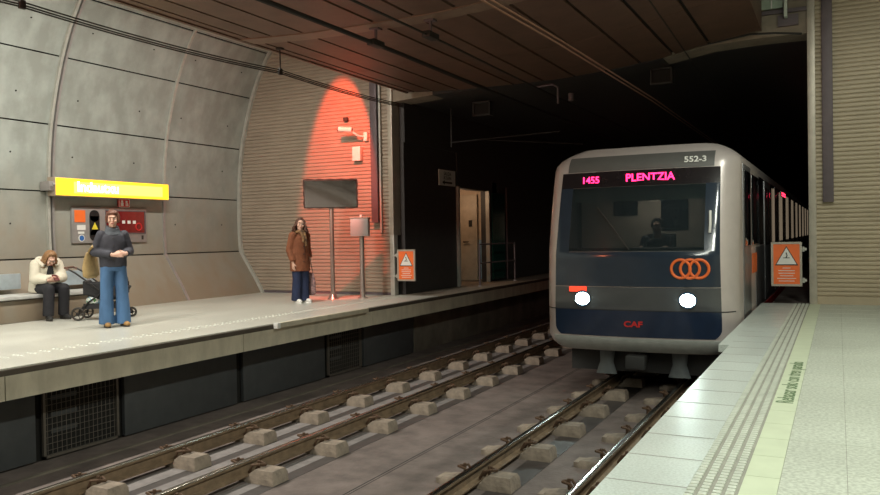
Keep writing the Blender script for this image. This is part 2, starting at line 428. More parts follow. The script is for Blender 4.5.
# notice plate
t = thing('notice_plate', 'small white notice plate with black writing and arrow high on the dark tunnel wall', 'sign', (TL+.02,16.6,2.4))
part('plate', MB().box(TL,TL+.02,16.15,17.0,2.38,2.74), M['white'], t)
part('lettering', text_mb('SALIDA', .12, face_posx(TL+.024,16.58,2.65)), M['inkblack'], t)
part('lettering', text_mb('IRTEERA', .11, face_posx(TL+.024,16.58,2.55)), M['inkblack'], t)
part('arrow', MB().prism([(16.3,2.45),(16.42,2.50),(16.42,2.47),(16.82,2.47),(16.82,2.43),(16.42,2.43),(16.42,2.40)], 'x', TL+.021, TL+.026), M['inkblack'], t)

# ------------------------------------------------------------------ platforms
mb = MB(); mb.box(-12.6,-7.265,YB,ENDY,-.07,0); struct('floor', mb, M['platL'], 'pale terrazzo floor of the left platform')
mb = MB(); mb.box(-8.4,-7.24,ENDY,60,-.07,-.004); struct('floor', mb, M['lintel'])
mb = MB(); mb.box(TL-1.8,-8.3,16.8,19.4,-.07,-.002); struct('floor', mb, M['lintel'])
mb = MB(); mb.box(-7.5,-7.228,YB,60,-.071,-.012); struct('trim_15', mb, mat('dark_nosing', (.075,.06,.045), .8))  # dark brown strip along the platform lip
# fascia beams in lengths
mb = MB()
ys = [YB,-4.9,-1.6,1.7,4.95,8.4,11.75,14.9,17.2,20.4,24,28,34,42,60]
for a, b_ in zip(ys, ys[1:]): mb.box(-7.62,-7.225,a+.006,b_-.006,-.31,-.07)
struct('trim_16', mb, M['fascia'], 'pale concrete edge beam of the left platform')
solid('edge_strip', MB().box(-7.22,-7.15,9.1,11.5,-.06,.012,.006), M['fascia'], 'pale beige bar fixed along the left platform edge below the woman in brown', 'strip')
solid('end_cap', MB().box(-7.215,-7.14,9.03,9.1,-.065,.015,.004), M['white'], 'small square white cap at the near end of the beige edge bar', 'cap')
# left tactile dots
mb = MB()
for i in range(75):
    y = 2+i*.165
    for j in range(3): mb.tube([(-8.06+j*.07,y,0),(-8.06+j*.07,y,.006)], [.022,.014], 8)
struct('trim_24', mb, M['rib'])
# recessed wall under the platform
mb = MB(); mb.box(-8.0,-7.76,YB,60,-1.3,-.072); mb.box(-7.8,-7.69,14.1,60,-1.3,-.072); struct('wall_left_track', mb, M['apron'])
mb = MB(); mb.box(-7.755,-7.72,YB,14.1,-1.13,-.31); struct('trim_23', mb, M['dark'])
mb = MB(); mb.box(-7.7,-6.78,YB,60,-1.4,-1.13); struct('floor', mb, M['bed'])
names = ['nearest the camera','left of the first wire grille','between the two wire grilles, its nearer half','between the two wire grilles, its further half','right of the second wire grille']
for (a, b_), w in zip([(.5,3.3),(3.35,5.60),(6.72,8.76),(8.84,10.92),(12.08,14.0)], names):
    solid('acoustic_panel', MB().box(-7.70,-7.645,a+.03,b_-.03,-1.11,-.32,.004), M['panel'], 'dark grey perforated panel under the left platform, '+w, 'panel', 'dark panels under the left platform edge')
for (a, b_), w in zip([(5.66,6.66),(10.98,12.02)], ['near the left edge of the picture','below the woman in brown']):
    t = thing('wire_grille', 'dark wire grille under the left platform, '+w, 'grille', (-7.65,(a+b_)/2,-1.12), 0, 'wire grilles under the left platform')
    part('backing', MB().box(-7.688,-7.68,a,b_,-1.1,-.32), M['dark'], t)
    part('frame', MB().box(-7.67,-7.64,a,a+.03,-1.11,-.32).box(-7.67,-7.64,b_-.03,b_,-1.11,-.32).box(-7.67,-7.64,a,b_,-1.11,-1.08).box(-7.67,-7.64,a,b_,-.35,-.32), M['mesh'], t)
    mb = MB(); n = 17
    for i in range(1, n): y = a+(b_-a)*i/n; mb.cyl((-7.655,y,-1.1),(-7.655,y,-.33),.0035,5)
    for i in range(1, 11): z = -1.1+.77*i/11; mb.cyl((-7.655,a,z),(-7.655,b_,z),.0035,5)
    part('mesh', mb, M['mesh'], t)
    for z in (-.5,-.68,-.86): part('louver', MB().box(-7.68,-7.675,a+.12,a+.45,z,z+.05), M['panel'], t)
# right platform
mb = MB(); mb.box(-1.05,-.655,YB,ENDY,-.10,-.001); mb.box(-1.16,-1.05,8.95,ENDY,-.08,-.001)
struct('floor', mb, M['edge'], 'pale glossy edge slabs of the right platform')
mb = MB(); mb.box(-.95,4.3,YB,ENDY,-.12,-.006); struct('floor', mb, M['ribbase'])
mb = MB()
y = -2.0
while y < ENDY: mb.box(-1.051,-.655,y,y+.006,-.02,.0004); y += .49
struct('trim_17', mb, M['steelpaint'])
mb = MB(); mb.box(-.655,-.43,YB,ENDY,-.1,-.004); struct('floor', mb, M['ribbase'])
mb = MB(); y = 2.4
while y < ENDY-.02:
    for j in range(4):
        x = -.632+j*.0575
        mb.box(x-.019,x+.019,y,y+.037,-.006,.005,.003 if y < 6 else 0)
    y += .05
solid('tactile_strip', mb, M['rib'], 'four-row studded tactile strip along the right platform edge', 'tactile strip')
mb = MB(); y = YB
while y < ENDY:
    mb.box(-.425,-.265,y+.002,min(y+.398,ENDY),-.1,-.0005); y += .4
struct('floor', mb, M['cream'], 'cream tile band on the right platform')
part_text = text_mb('Rebasar solo con tren parado', .165, Matrix.Translation((-.343,7.03,.0012)) @ Matrix.Rotation(PI/2,4,'Z'), .0006, bold=.001, sx=.98)
solid('floor_lettering', part_text, M['ink'], 'dark green Spanish lettering along the cream band of the right platform', 'lettering')
mb = MB(); y = YB
xs = [(-.262,.029),(.032,.63),(.633,1.23),(1.236,1.83),(1.836,2.43),(2.436,3.03),(3.036,4.3)]
for a, b_ in xs: mb.box(a,b_,YB,ENDY,-.1,-.001)
struct('floor', mb, M['platR'], 'speckled terrazzo floor of the right platform')
mb = MB(); y = 2.0
while y < ENDY: mb.box(-.255,4.2,y,y+.0025,-.02,.0002); y += .6
struct('trim_18', mb, M['rib'])
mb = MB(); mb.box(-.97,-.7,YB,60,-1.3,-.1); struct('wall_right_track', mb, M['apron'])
mb = MB(); mb.box(-1.02,-.42,ENDY,60,-.12,-.02); struct('floor', mb, M['bed'])
# outer enclosure behind the viewer
mb = MB(); mb.box(4.2,4.4,YB,ENDY,0,6.1); struct('wall_right', mb, M['slatR'])
mb = MB(); mb.box(-12.6,4.4,YB-.2,YB,-1.4,6.1); struct('wall_behind', mb, M['lintel'])

# ------------------------------------------------------------------ track bed and rails
mb = MB(); mb.box(-6.9,-.9,YB,60,-1.5,-1.19); struct('floor', mb, M['bed'], 'dusty brown concrete track bed')
mb = MB(); mb.box(-4.17,-4.155,YB,60,-1.2,-1.1895); mb.box(-4.13,-4.12,YB,60,-1.2,-1.189); struct('trim_19', mb, M['dark'])
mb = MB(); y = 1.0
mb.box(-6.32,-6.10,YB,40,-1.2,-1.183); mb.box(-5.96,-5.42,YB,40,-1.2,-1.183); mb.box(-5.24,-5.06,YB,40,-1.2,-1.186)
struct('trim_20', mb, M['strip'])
mb = MB(); mb.box(-6.10,-5.96,YB,40,-1.2,-1.187); mb.box(-5.06,-4.90,YB,40,-1.2,-1.187); mb.box(-2.98,-2.72,YB,40,-1.2,-1.187); struct('trim_25', mb, M['darkening'])  # darker strips laid along the bed beside the rails
mb = MB(); mb.box(-7.25,-7.2,YB,60,-1.14,-1.11); mb.box(-6.80,-6.76,YB,60,-1.2,-1.125); struct('trim_21', mb, M['apron'])
ZR = -.985
def rail(x, label):
    zb = ZR-.15
    prof = [(-.065,zb),(.065,zb),(.065,zb+.012),(.012,zb+.03),(.009,zb+.105),(.034,zb+.118),(.034,zb+.138),(-.034,zb+.138),(-.034,zb+.118),(-.009,zb+.105),(-.012,zb+.03),(-.065,zb+.012)]
    t = thing('rail', label, 'rail', (x,0,zb), 0, 'running rails')
    part('rail_web', MB().prism([(x+a,b_) for a,b_ in prof], 'y', YB, 58), M['rail'], t)
    part('rail_head', MB().prism([(x-.031,ZR-.013),(x+.031,ZR-.013),(x+.028,ZR-.003),(x+.018,ZR),(x-.018,ZR),(x-.028,ZR-.003)], 'y', YB, 58), M['railhead'], t, 'polished running surface')
XR = [-6.39,-5.32,-3.13,-2.06]
rl = ['outer running rail of the far track, closest to the left platform','inner running rail of the far track','running rail of the near track further from the right platform','running rail of the near track closest to the right platform']
for x, l in zip(XR, rl): rail(x, l)
ORD = ['first','second','third','fourth','fifth','sixth','seventh','eighth','ninth','tenth','eleventh','twelfth','thirteenth','fourteenth','fifteenth','sixteenth']
def block_proto():
    root = bpy.data.objects.new('rail_block', None); C.objects.link(root)
    mb = MB()
    mb.box(-.40,.36,-.10,.10,0,.055)
    for a, b_, w, h in ((.085,.40,.125,.135),(-.36,-.085,.12,.075)):
        pts = []
        for fz, ins in ((0,0),(.70,.012),(1,.045)):
            z = h*fz
            pts.append([(a+ins*(1.6 if a > 0 else .6),-w+ins*.6,z),(b_-ins*(.5 if a > 0 else .3),-w+ins*.6,z),(b_-ins*(.5 if a > 0 else .3),w-ins*.6,z),(a+ins*(1.6 if a > 0 else 2.5),w-ins*.6,z)])
        rs = [[mb.bm.verts.new(p) for p in r] for r in pts]
        for A, B in zip(rs, rs[1:]):
            for k in range(4): mb.bm.faces.new((A[k],A[(k+1)%4],B[(k+1)%4],B[k]))
        mb.bm.faces.new(rs[-1]); mb.bm.faces.new(rs[0][::-1])
    o = link('concrete_block', mb, M['block']); o.parent = root
    for s in (-1, 1):
        mb = MB(); mb.tube([(s*.05,-.05,.085),(s*.10,-.06,.165),(s*.18,-.04,.175),(s*.20,.02,.16),(s*.12,.06,.17),(s*.05,.05,.085)], .014, 7)
        mb.cyl((s*.13,0,.1),(s*.13,0,.20),.016,8)
        o = link('rail_clip', mb, M['clip']); o.parent = root
    return root
proto = block_proto(); used = False
rows = [(0,5.2,17,'under the outer rail of the far track'),(1,5.12,17,'under the inner rail of the far track'),(2,5.85,8,'under the left rail of the near track'),(3,5.78,8,'under the rail beside the right platform')]
for ri, y0, n, w in rows:
    for k in range(n):
        y = y0+k*1.1
        if not used: o = proto; used = True; ch = None
        else:
            o = proto.copy(); C.objects.link(o)
            for c_ in list(proto.children):
                d = c_.copy(); C.objects.link(d); d.parent = o
        o.location = (XR[ri], y, -1.19)
        o.rotation_euler = (0,0,random.uniform(-.03,.03))
        nm = ORD[k] if k < len(ORD) else 'furthest'
        tag(o, f'concrete rail block {w}, {nm} from the camera', 'rail block', 'concrete blocks carrying the rails')

# ------------------------------------------------------------------ overhead lines
def sag(p, q, s, n=14):
    p, q = V(p), V(q)
    return [p.lerp(q, i/n) - V((0,0,s*4*(i/n)*(1-i/n))) for i in range(n+1)]
for dz, dy, w in ((0,0,'upper'),(-.03,.0,'middle'),(-.055,.02,'lower')):
    pts = sag((-7.6-dz*.2,-1.2,3.74+dz),(-7.6-dz*.2,5.5,3.74+dz),.05)[:-1]+sag((-7.6,5.5,3.74+dz),(-7.6,9.8,3.80+dz),.05)[:-1]+sag((-7.6,9.8,3.80+dz),(-7.6,14.3,3.84+dz),.05)
    solid('cable', MB().tube(pts, .009, 6), M['wire'], f'thin black cable, the {w} of three strung in front of the vaulted wall', 'cable', 'three cables along the ceiling edge')
for y, zb, w in ((5.5,3.74,'near the top left corner'),(9.8,3.80,'in front of the ribbed wall')):
    t = thing('cable_hanger', 'black hanger holding the three cables, '+w, 'hanger', (-7.6,y,zb), 0, 'hangers of the three cables')
    part('rod', MB().cyl((-7.6,y,zb),(-7.6,y,cz(-7.6)),.010,8), M['wire'], t)
    part('clamp', MB().box(-7.62,-7.58,y-.035,y+.035,zb-.075,zb+.02,.006), M['wire'], t)
    part('ceiling_plate', MB().box(-7.65,-7.55,y-.04,y+.04,cz(-7.6)-.03,cz(-7.6),.004), M['wire'], t)
for x, z, r, l in ((-5.62,3.86,.032,'thick dark overhead conductor above the far track'),(-4.78,3.86,.016,'dark feeder wire between the two tracks under the ceiling')):
    solid('overhead_conductor', MB().tube([(x,y,z-.03*math.sin(PI*((y-9.4)/9.4 % 1))) for y in [YB+i*1.5 for i in range(24)]], r, 8), M['wire'], l, 'overhead wire')
for dx, w in ((-.035,'left'),(.035,'right')):
    solid('contact_wire', MB().tube([(-2.58+dx,YB,3.0),(-2.58+dx,6.0,3.16),(-2.58+dx,8.0,3.22),(-2.58+dx,12.8,3.3),(-2.58+dx,30,3.3)], .009, 6), M['copper'], f'copper contact wire above the near track, the {w} of the close pair', 'overhead wire', 'contact wire pair above the near track')
solid('cable', MB().tube([(-2.1,YB,4.2),(-2.1,8,4.25),(-2.25,20,3.9)], .012, 6), M['wire'], 'faint single cable close under the ceiling above the train', 'cable')
def bracket(x, y, zl, label):
    t = thing('ceiling_bracket', label, 'bracket', (x,y,zl), 0, 'brackets holding the overhead lines')
    z1 = cz(x)
    part('ceiling_plate', MB().box(x-.07,x+.07,y-.06,y+.06,z1-.035,z1-.011,.004), M['post'], t)
    part('stem', MB().cyl((x,y,zl),(x,y,z1-.03),.022,10), M['post'], t)
    part('clamp', MB().box(x-.06,x+.06,y-.14,y+.14,zl-.05,zl+.03,.01), M['wire'], t)
bracket(-5.62, 9.35, 3.87, 'dark bracket hanging from the ceiling band to the thick conductor')
bracket(-4.78, 9.35, 3.87, 'dark bracket hanging from the ceiling band to the thinner feeder wire')
t = thing('ceiling_bracket', 'goose-neck bracket at the ceiling end above the tunnel mouth', 'bracket', (-4.6,14.25,3.5), 0, 'brackets holding the overhead lines')
part('arm', MB().tube([(-5.1,14.28,4.0),(-4.75,14.28,4.02),(-4.65,14.28,3.95),(-4.65,14.28,3.65)], .022, 8), M['post'], t)
part('insulator', MB().cyl((-4.4,14.28,3.68),(-4.4,14.28,3.82),.05), M['post'], t)
for x, z, y, w in ((-6.75,3.78,15.5,'left of the goose-neck bracket'),(-2.9,3.98,15.0,'just above the train roof')):
    t = thing('ceiling_box', 'small dark framed box hung inside the tunnel mouth, '+w, 'box', (x,y,z), 0, 'dark boxes hung in the tunnel mouth')
    part('frame', MB().box(x-.2,x-.17,y,y+.2,z,z+.27).box(x+.17,x+.2,y,y+.2,z,z+.27).box(x-.2,x+.2,y,y+.2,z+.25,z+.28).box(x-.2,x+.2,y,y+.2,z-.02,z+.01), M['under'], t)
    part('housing', MB().box(x-.165,x+.165,y+.03,y+.2,z+.02,z+.24), M['dark'], t)
solid('support_arm', MB().cyl((-7.7,16,3.2),(-7.7,16,4.05),.02).cyl((-7.7,16,3.3),(-5.5,17,3.5),.016).cyl((-7.0,16.4,3.35),(-5.3,18,3.3),.016), M['under'], 'thin dark support arm hanging in the tunnel left of the train', 'bracket')
solid('cable', MB().tube([(-2.1,14.3,4.42),(-1.3,14.25,4.50),(-.9,14.2,4.46),(-.5,14.3,4.42)], .018, 6), M['wire'], 'loose black cable over the right end of the lintel', 'cable')

# ------------------------------------------------------------------ light fixture over the tunnel mouth (top right)
t = thing('wall_lantern', 'pale green glass box fitting on the lintel beside the ceiling edge, top right', 'light fitting', (-.95,14.2,4.86))
part('glass_panel', MB().box(-1.15,-.78,14.26,14.3,4.88,5.5), mat('pale_green_glass', (.38,.46,.38), .2), t)
part('upright', MB().box(-.76,-.71,14.16,14.3,4.70,5.5,.005), mat('pale_green_metal', (.5,.55,.48), .4), t)
part('upright', MB().box(-1.2,-1.17,14.16,14.3,4.86,5.5,.005), M['white'], t)
part('mullion', MB().box(-.96,-.94,14.22,14.3,4.88,5.5), M['white'], t)
solid('wall_bracket', MB().box(-.86,-.55,14.3,14.35,4.58,4.76), M['post'], 'dark stained fixing plate on the lintel under the pale glass fitting', 'bracket')

# ------------------------------------------------------------------ station lamps (out of frame, above the platform edges)
M['tube'] = emis('lamp_tube', (1,.97,.86), 6)
def lamp(x, y, z, L, power, col, label, ln=True, wid=.16, rot=(0,0,0), spread=180):
    t = thing('ceiling_lamp', label, 'lamp', (x,y,z), 0, 'fluorescent lamps above the platforms')
    part('housing', MB().box(x-.10,x+.10,y-L/2-.05,y+L/2+.05,z+.02,z+.12,.01), M['white'], t)
    part('diffuser', MB().box(x-.08,x+.08,y-L/2,y+L/2,z+.0,z+.02,.005), M['tube'], t)
    part('rod', MB().cyl((x,y,z+.12),(x,y,5.97),.012), M['wire'], t)
    d = bpy.data.lights.new('lamp_light', 'AREA'); d.shape = 'RECTANGLE'; d.size = wid; d.size_y = L; d.energy = power; d.color = col
    d.spread = R(spread)
    o = bpy.data.objects.new('lamp_light', d); C.objects.link(o); o.parent = t; o.location = (0,0,-.012); o.rotation_euler = rot
WARM = (1,.95,.84); COOL = (.95,1,.87)
for i, y in enumerate((-6.5,-3.5,-.5,2.5,5.5,8.3)):
    lamp(-8.75, y, 5.15, 2.2, 230, WARM, f'linear lamp hung above the left platform, {ORD[i]} of the row', rot=(0,R(14),0))
lamp(-8.75, 11.0, 5.15, 1.8, 100, WARM, 'linear lamp hung above the left platform, nearest the ribbed wall', rot=(0,R(14),0))
for i, y in enumerate((-6,-3,0,3,6)):
    lamp(.3, y, 5.2, 2.2, 150, COOL, f'linear lamp hung above the right platform, {ORD[i]} of the row')
lamp(.9, 9.3, 5.4, 2.2, 120, COOL, 'linear lamp hung above the right platform, nearest the end wall')

def spot(name, loc, target, energy, col, size, blend, root=None, scale=(1,1,1), rad=.05):
    d = bpy.data.lights.new(name, 'SPOT'); d.energy = energy; d.color = col; d.spot_size = R(size); d.spot_blend = blend; d.shadow_soft_size = rad
    o = bpy.data.objects.new(name, d); C.objects.link(o); o.location = loc
    o.rotation_euler = (V(target)-V(loc)).to_track_quat('-Z', 'Y').to_euler(); o.scale = scale
    return o
# red projector lamp washing the ribbed wall
t = thing('red_spotlight', 'red spotlight hung behind the edge of the low ceiling', 'lamp', (-8.4,11.7,4.65))
part('housing', MB().cyl((-8.38,11.45,4.82),(-8.4,11.7,4.66),.06), M['blackrub'], t)
part('rod', MB().cyl((-8.39,11.5,4.78),(-8.39,11.5,5.97),.012), M['wire'], t)
spot('red_light', (-8.4,11.74,4.63), (-9.5,14.35,2.45), 1500, (1,.08,.028), 80, .25, scale=(.33,1,1), rad=.03)
spot('added_red_uplight', (-7.1,1.5,3.0), (-7.2,7.6,4.1), 420, (1,.22,.09), 75, 1, rad=.3)  # added red light without a fixture, tints the left of the ceiling

# ------------------------------------------------------------------ bench
mb = MB(); mb.box(-11.95,-11.22,YB,9.85,0,.34,.02); struct('trim_22', mb, M['vault'])
t = thing('bench', 'long pale metal bench on a concrete plinth along the vaulted wall', 'bench', (-11.5,4,.34))
part('seat', MB().box(-11.8,-11.17,-4,9.9,.355,.41,.02), M['bench'], t)
for a, b_ in ((-.4,2.2),(2.5,5.1),(5.4,8.42),(9.05,9.85)):
    part('backrest', MB().box(-11.86,-11.82,a,b_,.48,.73,.018), M['benchback'], t)
for y in (-2,.5,2.35,5.25,8.75,9.7): part('bracket', MB().box(-11.9,-11.8,y-.03,y+.03,.4,.6,.008), M['steelpaint'], t)

# ------------------------------------------------------------------ yellow station sign
t = thing('station_sign', 'long glowing yellow station name lightbox on the vaulted wall', 'sign', (-12.1,10.6,2.04))
y0, y1 = 9.32, 11.90
part('housing', MB().box(-12.3,-12.11,y0-.02,y1+.02,2.03,2.36,.01), mat('sign_casing', (.45,.36,.28), .4, .4), t)
def sign_mat():
    m, nt, b = new_mat('sign_glow'); b.inputs['Base Color'].default_value = (.5,.35,.02,1)
    b.inputs['Emission Color'].default_value = (1,.62,.02,1); b.inputs['Emission Strength'].default_value = 1.8
    return m
def sign_core():
    m, nt, b = new_mat('sign_glow_core'); b.inputs['Base Color'].default_value = (.5,.45,.1,1)
    b.inputs['Emission Color'].default_value = (1,.78,.16,1); b.inputs['Emission Strength'].default_value = 1.35
    return m
part('face', MB().box(-12.11,-12.10,y0,y1,2.045,2.345), sign_mat(), t)
part('glow_core', MB().box(-12.10,-12.096,y0+.36,y1-.16,2.09,2.29,.001), sign_core(), t, 'pale centre glow of the sign, laid on as a panel')  # brighter middle of the sign's glow, built as a separate panel
part('lettering', text_mb('Indautxu', .25, face_posx(-12.094,10.2,2.20), .001, bold=.004, sx=1.05), emis('sign_white', (1,1,.85), 5), t, 'white station name lettering')
part('bracket', MB().box(-12.36,-12.12,y0-.12,y0-.02,2.12,2.28,.01).ell((-12.05,y0-.08,2.22),(.03,.03,.03)), M['steelpaint'], t)
part('bracket', MB().box(-12.36,-12.3,y1-.3,y1-.1,2.1,2.3,.01), M['steelpaint'], t)
sp = thing('pictogram_sign', 'small red sign with two white pictograms under the yellow lightbox', 'sign', (-12.33,10.97,1.87))
part('plate', MB().box(-12.35,-12.31,10.84,11.1,1.875,2.035,.002), M['red'], sp)
part('border', MB().box(-12.31,-12.306,10.84,11.1,2.026,2.035).box(-12.31,-12.306,10.84,11.1,1.875,1.884).box(-12.31,-12.306,10.84,10.848,1.875,2.035).box(-12.31,-12.306,11.092,11.1,1.875,2.035), M['white'], sp)
part('pictogram', MB().box(-12.31,-12.305,10.885,10.945,1.90,1.965).ell((-12.307,10.915,1.99),(.003,.025,.022)), M['white'], sp)
part('pictogram', MB().box(-12.31,-12.305,11.0,11.02,1.9,2.0).box(-12.31,-12.305,11.035,11.06,1.9,1.96).ell((-12.307,11.03,1.985),(.003,.025,.02)), M['white'], sp)
# emergency cabinet
t = thing('emergency_cabinet', 'wide grey steel cabinet with intercom and hose window under the yellow sign', 'cabinet', (-12.33,10.67,1.2))
part('body', MB().box(-12.40,-12.335,9.81,11.53,1.2,1.86,.006), M['steelpaint'], t)
part('orange_label', MB().box(-12.335,-12.328,9.86,10.09,1.58,1.80), M['orange'], t)
part('white_label', MB().box(-12.335,-12.328,9.91,10.09,1.44,1.53), M['white'], t)
part('white_label', MB().box(-12.335,-12.328,9.93,10.06,1.37,1.41), M['white'], t)
part('blue_pictogram', MB().cyl((-12.335,10.0,1.29),(-12.326,10.0,1.29),.065,20), M['white'], t)
part('blue_pictogram', MB().cyl((-12.327,10.0,1.29),(-12.322,10.0,1.29),.05,20), M['blue'], t)
mb = MB(); mb.box(-12.336,-12.325,10.18,10.40,1.34,1.70,.004); mb.cyl((-12.336,10.29,1.34),(-12.325,10.29,1.34),.11,20); mb.cyl((-12.336,10.29,1.70),(-12.325,10.29,1.70),.11,20)
part('recess', mb, M['inkblack'], t)
part('warning_triangle', MB().prism([(10.22,1.45),(10.36,1.45),(10.29,1.58)], 'x', -12.325, -12.32), M['yellow'], t)
part('hose_window', MB().box(-12.336,-12.325,10.56,11.47,1.38,1.80,.004), mat('dark_red_glass', (.16,.015,.015), .15, coat=.5), t)
part('hose_window_frame', MB().box(-12.33,-12.32,10.54,11.49,1.795,1.815).box(-12.33,-12.32,10.54,11.49,1.365,1.385).box(-12.33,-12.32,10.535,10.55,1.365,1.815).box(-12.33,-12.32,11.48,11.495,1.365,1.815), M['post'], t)
part('hose_reel', MB().ring((-12.322,11.32,1.5),(1,0,0),.07,.012), M['red'], t)
for yy in (10.92,11.05,11.18): part('marking', MB().box(-12.325,-12.321,yy,yy+.07,1.56,1.62), M['white'], t)
part('lock', MB().box(-12.336,-12.325,11.4,11.44,1.25,1.33), M['blackrub'], t)

# ------------------------------------------------------------------ mirror, cabinet post, cctv
t = thing('platform_mirror', 'rectangular mirror on a tall steel post in front of the red-lit wall', 'mirror', (-8.99,13.13,0))
part('post', MB().cyl((-8.99,13.13,0),(-8.99,13.13,1.95),.045), M['steel'], t)
part('base', MB().tube([(-8.99,13.13,0),(-8.99,13.13,.03),(-8.99,13.13,.10)], [.12,.09,.06], 20), M['steel'], t)
def mir(mb): return mb.xf(Matrix.Translation((-8.95,13.05,2.09)) @ Matrix.Rotation(R(30),4,'Z') @ Matrix.Rotation(R(8),4,'X'))
W, H = .53, .285
out = []
N = 10
for i in range(N): out.append((-W+2*W*i/N, -H - (.012 if i%2 else 0)))
for i in range(6): out.append((W+(.012 if i%2 else 0), -H+2*H*i/6))
for i in range(N): out.append((W-2*W*i/N, H+(.012 if i%2 else 0)))
for i in range(6): out.append((-W-(.012 if i%2 else 0), H-2*H*i/6))
part('backing', mir(MB().prism(out, 'y', 0, .04)), M['blackrub'], t)
part('mirror_face', mir(MB().box(-W+.02,W-.02,-.006,.0,-H+.02,H-.02)), M['mirror'], t)
part('bracket', mir(MB().box(-.08,.08,.03,.09,-.15,.15,.01)), M['steel'], t)
t = thing('post_cabinet', 'small grey cabinet on a short steel post right of the platform mirror', 'cabinet', (-8.53,13.5,0))
part('post', MB().cyl((-8.53,13.5,0),(-8.53,13.5,1.24),.05), M['steel'], t)
part('base', MB().cyl((-8.53,13.5,0),(-8.53,13.5,.02),.10), M['steel'], t)
bx = MB().obox((-8.53,13.45,1.42),(.36,.22,.36),rz=R(22),bev=.01)
part('housing', bx, M['steelpaint'], t)
part('top_plate', MB().obox((-8.53,13.45,1.61),(.38,.24,.02),rz=R(22)), M['steel'], t)
part('aerial', MB().cyl((-8.50,13.45,1.62),(-8.50,13.45,1.67),.03), M['white'], t)
t = thing('security_camera', 'white tubular security camera on the ribbed wall above the mirror', 'camera', (-8.9,14.3,3.4))
part('body', MB().cyl((-9.36,14.0,3.50),(-9.06,14.05,3.47),.055), M['white'], t)
part('lens', MB().cyl((-9.385,13.995,3.502),(-9.36,14.0,3.5),.05), M['inkblack'], t)
part('arm', MB().tube([(-9.1,14.05,3.45),(-9.0,14.15,3.36),(-8.9,14.32,3.33)], .022), M['white'], t)
part('base', MB().box(-8.93,-8.84,14.27,14.34,3.25,3.43,.006), M['white'], t)
solid('wall_box', MB().box(-9.19,-8.99,14.23,14.34,2.84,3.14,.008), M['white'], 'small white box on the ribbed wall below the security camera', 'box')
solid('wall_sensor', MB().box(-9.42,-9.33,14.25,14.34,3.70,3.78,.01), M['blackrub'], 'tiny dark sensor on the ribbed wall just above the security camera', 'sensor')

def barrier(x0, x1, z0, z1, y, hinge, label):
    t = thing('warning_gate', label, 'warning sign', ((x0+x1)/2,y,z0), 0, 'orange warning gates at the tunnel mouth')
    w = .035
    part('frame', MB().box(x0,x0+w,y-.02,y+.02,z0,z1).box(x1-w,x1,y-.02,y+.02,z0,z1).box(x0+w,x1-w,y-.02,y+.02,z0,z0+w).box(x0+w,x1-w,y-.02,y+.02,z1-w,z1), M['jamb'], t)
    part('orange_panel', MB().box(x0+w,x1-w,y-.012,y+.012,z0+w,z1-w), M['orange'], t)
    cx = (x0+x1)/2; wd = x1-x0-2*w; ht = z1-z0-2*w; zt = z1-w-.05*ht
    def tri(k, zc): r = .40*wd*k; return [(cx-r,zc-.22*ht*k),(cx+r,zc-.22*ht*k),(cx,zc+.22*ht*k)]
    zc = zt-.24*ht
    part('triangle_border', MB().prism(tri(1.1,zc), 'y', y-.015, y-.012), M['inkblack'], t)
    part('triangle', MB().prism(tri(.95,zc-.003), 'y', y-.018, y-.015), M['white'], t)
    part('pictogram', MB().tube([(cx-.01,y-.019,zc-.04),(cx+.01,y-.019,zc),(cx-.005,y-.019,zc+.05)], .008, 6).tube([(cx-.05,y-.019,zc-.035),(cx+.05,y-.019,zc-.035)], .006, 6), M['inkblack'], t)
    mb = MB()
    for i, f in enumerate((.30,.62,.62,.5,.72,.6)):
        z = zc-.30*ht-i*.065*ht
        mb.box(cx-f*wd/2,cx+f*wd/2,y-.015,y-.012,z-.010,z)
    part('text_lines', mb, M['white'], t)
    hx = x1 if hinge == 'R' else x0
    s = 1 if hinge == 'R' else -1
    for z in (z0+.1, z1-.12): part('hinge', MB().cyl((hx+s*.02,y,z-.04),(hx+s*.02,y,z+.04),.02,10).box(min(hx,hx+s*.07),max(hx,hx+s*.07),y-.008,y+.008,z-.02,z+.02), M['trimlight'], t)
    return t
barrier(-8.17,-7.75,.30,.95,14.3,'L','orange warning gate hinged to the left jamb of the tunnel mouth')
barrier(-1.0,-.53,.29,1.02,14.28,'R','orange warning gate hinged to the right jamb, beside the train')

# ================================================================== TRAIN
M['silver'] = mat('train_silver', (.60,.54,.52), .35, .3, var=.04)
M['roofgrey'] = mat('train_roof_grey', (.13,.13,.125), .45, .2, var=.05)
M['mask'] = mat('train_navy_mask', (.022,.035,.055), .13, 0, var=.08, coat=.4)
M['maskgrey'] = mat('train_grey_lens_band', (.075,.08,.085), .2, 0, var=.05, coat=.4)
M['maskblue'] = mat('train_blue_apron', (.014,.026,.055), .15, 0, var=.1, coat=.4)
M['windsc'] = glass_mat('windscreen_glass', (.02,.03,.035), .03, .5)
M['sideglass'] = mat('side_glass', (.012,.015,.02), .06, 0, var=0, coat=.6)
M['under'] = mat('undercarriage', (.03,.03,.03), .7)
M['cream_in'] = mat('train_door_pillar', (.46,.41,.33), .4)
M['litwin'] = emis('lit_window', (.8,.62,.42), .2, (.3,.26,.2))
M['sidegrey'] = mat('train_side_grey', (.17,.17,.18), .35, .4)
TX, HW = -2.58, 1.37
TF = 11.14     # y of the front centre at skirt height
ZT = 2.50
def inset(z):
    t = 0
    if z < -.28: t = .16*((-.28-z)/.2)**2
    if z > 2.18: t = .34*((z-2.18)/.32)**2.2
    return t
def fbase(z):   # front centre line
    y = TF + .03*abs(z-.2)
    if z > .9: y += .20*(z-.9)+.05*(z-.9)**2
    return y
CR = .28
